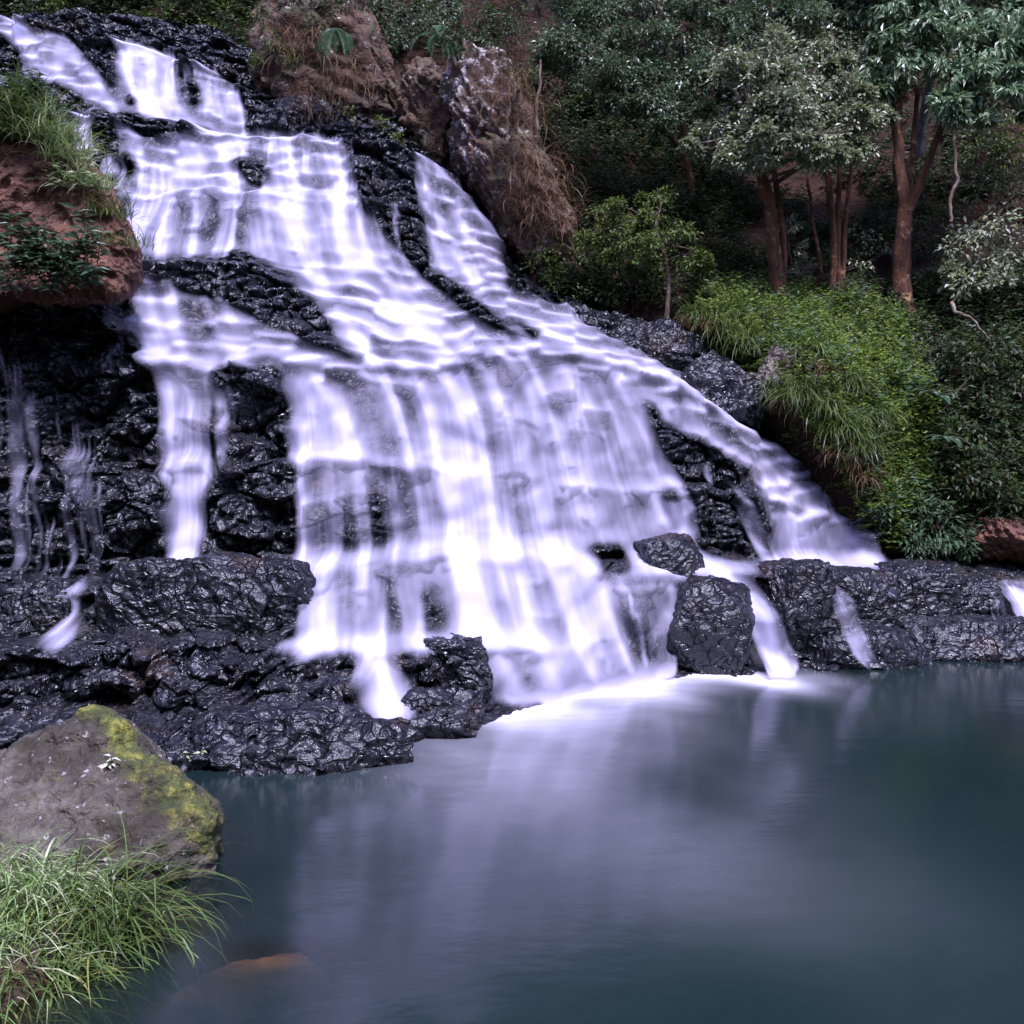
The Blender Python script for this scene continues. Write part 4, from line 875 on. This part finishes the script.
o = g.build('branch', M['vine'], origin=vc[0]); o.location = vc[0]; tag(o, 'thin pale upright branch left of the large bluish tree', 'branch')

# --- ground cover of the slope and undergrowth
def scatter(poly, n):
    poly = np.asarray(poly, float); lo = poly.min(0); hi = poly.max(0); m = pmask(poly, 0); r = []
    while sum(len(a) for a in r) < n:
        q = RNG.uniform(lo, hi, (n, 2)); r.append(q[samp(m, q[:, 0], q[:, 1]) > .5])
    return np.concatenate(r)[:n]
def herbs(g, poly, n, L, k, h, asp=.42, off=.05, thin=None):
    q = scatter(poly, n)
    if thin: q = q[(fbm(q[:, 0]/thin, q[:, 1]/thin, 3, 71) > -.12)]
    b = hp3(q[:, 0], q[:, 1], off); n = len(b)
    s = np.repeat(b, k, 0); t = np.tile(np.linspace(.15, 1, k), n); hh = np.repeat(h*RNG.uniform(.5, 1.3, n), k); ld = np.repeat(nrm(RNG.normal(0, .35, (n, 3))+np.array([0, -.6, .8])), k, 0)
    a = np.tile(np.arange(k)*2.4, n)+np.repeat(RNG.uniform(0, 6.28, n), k)
    ax = np.stack([np.cos(a), np.sin(a)-.25, .25+RNG.normal(0, .3, n*k)], -1); ll = L*RNG.uniform(.6, 1.25, n*k)
    leaves(g, s+ld*(hh*t)[:, None], ax, ld+RNG.normal(0, .25, (n*k, 3)), ll, ll*asp)
SLOPE = P(690,292, 760,286, 850,296, 900,318, 925,380, 935,440, 930,500, 915,548, 880,558, 866,530, 838,475, 795,412, 760,385, 720,340)
g = Geo(); herbs(g, SLOPE, 3600, .07, 10, .24); herbs(g, SLOPE, 2600, .085, 9, .32, .3, thin=38)
tag(g.build('ground_cover', M['herb'], smooth=False), 'bright green low herbs covering the grassy slope', 'herbs', None, 'stuff')
g = Geo(); herbs(g, SLOPE, 620, .11, 9, .42, .28, thin=26)
tag(g.build('ground_cover', M['glau'], smooth=False), 'taller pale bluish weeds mixed through the grassy slope', 'weeds', None, 'stuff')
g = Geo(); herbs(g, SLOPE, 900, .08, 9, .34, .35, thin=30); herbs(g, P(770,395, 860,520, 885,560, 850,556, 800,470, 760,410), 240, .07, 8, .15)
tag(g.build('ground_cover', M['olive'], smooth=False), 'dull olive weeds mixed through the grassy slope', 'weeds', None, 'stuff')
g = Geo()
herbs(g, P(880,290, 1060,250, 1060,555, 900,556, 930,480, 925,380), 3000, .10, 9, .28)
herbs(g, P(520,195, 720,190, 900,200, 900,310, 690,305, 600,318, 530,300), 3000, .085, 9, .25, thin=40)
herbs(g, P(-40,-20, 250,-20, 250,60, 120,40, -40,30), 1100, .1, 8, .25)
herbs(g, P(515,100, 740,110, 760,220, 540,225), 1500, .09, 9, .3); herbs(g, P(240,-60, 1080,-60, 1080,200, 560,200, 480,60, 240,60), 4200, .12, 9, .3, thin=60)
herbs(g, P(260,120, 450,140, 450,160, 300,140), 160, .07, 7, .15)
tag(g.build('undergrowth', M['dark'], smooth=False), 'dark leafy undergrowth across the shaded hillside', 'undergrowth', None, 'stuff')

# --- hanging tussocks on the slope
HG = 'grass tussocks hanging on the slope'
TL = [(698,318,.55,'fresh'),(722,335,.7,'fresh'),(748,345,.75,'fresh'),(712,330,.5,'dry'),(770,392,.7,'fresh'),(798,398,.75,'fresh'),(790,402,.45,'dry'),(822,410,.65,'fresh'),(842,428,.75,'fresh'),(860,450,.7,'fresh'),(838,455,.55,'dry'),(862,478,.6,'dry'),(818,375,.5,'dry'),(735,318,.5,'fresh'),(812,350,.6,'fresh'),(850,385,.6,'fresh'),(875,420,.6,'fresh'),(830,330,.5,'fresh')]
lab = ['green tussock at the upper left tip of the slope above black rock', 'long green tussock drooping over the black rock left of the pale stone', 'green tussock directly left of the pale stone', 'straw brown tussock over the black rock at the slope tip', 'green tussock hanging just below and left of the pale stone', 'full green tussock fanning out just below the pale stone', 'dry brown skirt under the tussock below the pale stone', 'green tussock on the overhang right of the one below the pale stone', 'long green tussock hanging over the mossy overhang', 'lowest long green tussock on the overhang above the cascade edge', 'dry straw tussock under the mossy overhang', 'lowest dry straw tussock beside the cascade edge', 'dry reddish tussock right below the pale stone', 'short green tussock beside the bare brown rock', 'green tussock right of the pale stone', 'green tussock in mid slope above the mossy overhang', 'green tussock low on the slope among bright herbs', 'short green tussock at the top of the slope under the red trunks']
for (x, y, L, kd), lb in zip(TL, lab):
    tuft(lb, hp3(x, y, .12)[0], 190 if kd == 'fresh' else 110, L, M['grass'] if kd == 'fresh' else M['dry'], -1.75, .75, .012, .17, (.1, 1.1), (1.2, 2.4), HG, rz=.08)
DG = 'dry grass hanging on the outcrops'
for (x, y, d, L), lb in zip([(520,110,17.35,.9),(538,165,17.3,.9),(552,215,17.3,.8),(502,80,17.5,.7),(300,40,18.2,.9),(350,75,18.2,.9),(540,195,17.3,.7),(318,100,18.3,.6)],
 ['dry grass draped on the upper sloping brown outcrop', 'long dry grass in the middle of the sloping brown outcrop', 'lowest dry grass on the sloping brown outcrop', 'dry grass at the top of the lichen-spotted outcrop', 'dry rooty grass in the middle of the big top outcrop', 'dry rooty grass at the right side of the big top outcrop', 'matted dry grass between the two clumps on the sloping outcrop', 'dry rooty grass at the foot of the big top outcrop']):
    tuft(lb, W3(x, y, d-.4), 260, L*.7, M['dry'], -1.57, 1.1, .010, .5, (-.7, .9), (.5, 2.2), DG, 'dry_grass_tuft', 'dry grass', .25)

# --- plants on the red boulder
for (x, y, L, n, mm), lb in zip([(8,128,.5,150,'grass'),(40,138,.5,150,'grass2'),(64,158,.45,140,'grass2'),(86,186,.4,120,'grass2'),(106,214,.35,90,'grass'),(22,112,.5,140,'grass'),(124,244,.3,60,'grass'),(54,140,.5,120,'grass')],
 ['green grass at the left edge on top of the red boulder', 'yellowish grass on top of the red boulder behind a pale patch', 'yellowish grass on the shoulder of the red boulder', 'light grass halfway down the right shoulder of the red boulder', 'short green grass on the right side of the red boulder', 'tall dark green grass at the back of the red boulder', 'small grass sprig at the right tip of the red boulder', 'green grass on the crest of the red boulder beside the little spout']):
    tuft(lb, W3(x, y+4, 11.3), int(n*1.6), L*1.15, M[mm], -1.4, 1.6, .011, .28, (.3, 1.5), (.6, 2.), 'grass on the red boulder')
def leafy(name, label, pts, D, m, L, k, h, asp, cat='plant', group=None, up=.8):
    base = W3(pts[0][0], pts[0][1], D); root = thing(name, base, label, cat, group); g = Geo(); gs = Geo()
    for x, y in pts:
        b = W3(x, y, D)-base; d = nrm(np.array([RNG.normal(0, .45), -.55, up+RNG.normal(0, .2)])); hh = h*RNG.uniform(.7, 1.3)
        if len(pts) < 6: gs = Geo()
        tube(gs, np.stack([b, b+d*hh*.5, b+d*hh]), np.array([.006, .005, .003]), 4, int(x))
        if len(pts) < 6: gs.build('stem', M['twig'], root)
        t = np.linspace(.25, 1, k); a = np.arange(k)*2.4+RNG.uniform(0, 6); ll = L*RNG.uniform(.7, 1.2, k)
        leaves(g, b+d*(hh*t)[:, None], np.stack([np.cos(a), np.sin(a)-.3, .05+RNG.normal(0, .2, k)], -1), d+RNG.normal(0, .2, (k, 3)), ll, ll*asp)
    if len(pts) > 5: gs.build('stems', M['twig'], root)
    g.build('leaves', m, root, smooth=False); return root
leafy('leafy_plant', 'clump of long-leaved green plants growing under the red boulder', [(x, y) for x, y in zip(RNG.uniform(8, 104, 75), RNG.uniform(238, 298, 75))], 11.0, M['glau'], .17, 9, .3, .26)
leafy('leafy_plant', 'small pale leafy plant on the crest of the red boulder', [(x, y) for x, y in zip(RNG.uniform(55, 110, 14), RNG.uniform(165, 205, 14))], 11.2, M['grass2'], .1, 6, .16, .3)
leafy('leafy_plant', 'dense dark green weeds on top of the red boulder at the left edge', [(x, y) for x, y in zip(RNG.uniform(-20, 50, 110), RNG.uniform(95, 150, 110))], 11.3, M['glau'], .13, 8, .24, .3)
# --- on the mossy boulder and the near bank
leafy('sprig', 'little whitish sprig growing on the face of the mossy boulder', [(104,772),(112,768),(98,776),(108,782)], 6.28, M['pink'], .055, 6, .07, .4, 'sprig')
leafy('sprig', 'small yellow-leaved sprig at the waterline behind the mossy boulder', [(188,756),(198,756)], 7.2, M['grass2'], .045, 4, .06, .35, 'sprig')
NG = 'long grass tufts on the near bank'
NT = [(-15,905,5.6,.45),(25,900,5.5,.42),(62,905,5.5,.45),(98,915,5.45,.48),(10,945,5.2,.45),(55,950,5.2,.5),(95,955,5.2,.5),(-30,950,5.3,.45),(-10,990,4.9,.5),(35,990,4.95,.48),(70,985,5.05,.42),(-25,1030,4.7,.5),(15,1035,4.75,.45),(120,935,5.35,.45),(45,925,5.35,.48),(5,880,5.65,.36),(45,885,5.6,.36),(20,1005,4.85,.5),(48,1012,4.85,.45)]
nl = ['sunlit grass tuft at the left edge below the mossy boulder', 'sunlit grass tuft against the foot of the mossy boulder', 'grass tuft with pale bent blades just below the mossy boulder', 'grass tuft below the mossy boulder, nearest the water on that row', 'grass tuft second from the left edge in the middle of the near bank', 'full grass tuft in the centre of the near bank', 'long grass tuft overhanging the water from the middle of the near bank', 'grass tuft cut by the left edge in the middle of the near bank', 'lower grass tuft at the left edge with long arching blades', 'lower grass tuft above the reddish waterline', 'lower right grass tuft dipping into the pool', 'grass tuft in the bottom left corner cut by the frame', 'bottom grass tuft beside the corner with blades reaching the pool', 'outermost grass tuft with long arching blades over the pool', 'grass tuft between the boulder foot and the centre of the near bank', 'short pale grass tuft at the left under the boulder face', 'short pale grass tuft right under the boulder face', 'grass tuft over the bare reddish soil near the bottom left corner', 'grass tuft hanging over the reddish waterline in the bottom left']
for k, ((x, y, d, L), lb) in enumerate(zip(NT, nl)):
    sun = k in (0, 1, 2, 15, 16)  # these tufts take the paler blades, sunshine coloured in
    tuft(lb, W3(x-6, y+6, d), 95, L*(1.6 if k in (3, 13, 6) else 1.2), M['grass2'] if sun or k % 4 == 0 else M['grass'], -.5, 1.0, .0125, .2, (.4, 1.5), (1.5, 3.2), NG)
print('plants', time.time()-T0)

th = np.linspace(math.radians(150), math.radians(395), 150); hh = np.linspace(0, 1, 40); TH, HH = np.meshgrid(th, hh)
rr = 15+13*HH+1.6*fbm(TH*6, HH*5, 4, 88); zz = -.6+19*HH**.85+1.2*fbm(TH*8, HH*6, 4, 89)
zz *= sstep(TH, math.radians(150), math.radians(175))*sstep(-TH, -math.radians(395), -math.radians(365))*.7+.3
vx_ = rr*np.cos(TH); vy_ = 4+rr*np.sin(TH)
gi = np.arange(39)[:, None]*150+np.arange(149)[None, :]
tag(mesh_np('valley_side', np.stack([vx_, vy_, zz], -1), np.stack([gi, gi+1, gi+151, gi+150], -1).reshape(-1, 4), M['earth']), kind='structure')  # unseen hill added behind and beside the camera to darken low reflections

# ------------------------------------------------------------------ camera, light
cd = bpy.data.cameras.new('camera'); cam = bpy.data.objects.new('camera', cd); COL.objects.link(cam)
cam.location = (0, 0, H); cam.rotation_euler = (math.pi/2, 0, 0); cd.sensor_width = 36; cd.sensor_fit = 'HORIZONTAL'
cd.lens = 36*F/1024; cd.shift_y = -(512-HY)/1024; cd.clip_end = 200; cd.clip_start = .05
SC.camera = cam
w = bpy.data.worlds.new('World'); SC.world = w; w.use_nodes = True; nt = w.node_tree
bg = nt.nodes['Background']; sky = nt.nodes.new('ShaderNodeTexSky'); sky.sky_type = 'NISHITA'; sky.sun_disc = False
EL, AZ_ = math.radians(61), math.radians(163)
sky.sun_elevation = EL; sky.sun_rotation = AZ_; sky.dust_density = 2.5; sky.ozone_density = 1.5
nt.links.new(sky.outputs[0], bg.inputs[0]); bg.inputs[1].default_value = .12
sd = bpy.data.lights.new('sun', 'SUN'); sd.energy = 2.9; sd.angle = math.radians(8); sd.color = (1, .93, .86)
so = bpy.data.objects.new('sun', sd); COL.objects.link(so)
from mathutils import Vector
dv = Vector((math.sin(AZ_)*math.cos(EL), math.cos(AZ_)*math.cos(EL), math.sin(EL)))   # towards the sun
so.rotation_euler = dv.to_track_quat('Z', 'Y').to_euler(); so.location = (0, 0, 30)
vs = SC.view_settings; vs.view_transform = 'Standard'; vs.look = 'None'; vs.exposure = 1.12; vs.use_white_balance = True; vs.white_balance_temperature = 5250; vs.white_balance_tint = 30; vs.gamma = 1; vs.use_curve_mapping = False
SC.render.engine = 'CYCLES'; SC.cycles.max_bounces = 8; SC.cycles.transparent_max_bounces = 16; SC.cycles.caustics_reflective = False; SC.cycles.caustics_refractive = False
print('built', time.time()-T0)
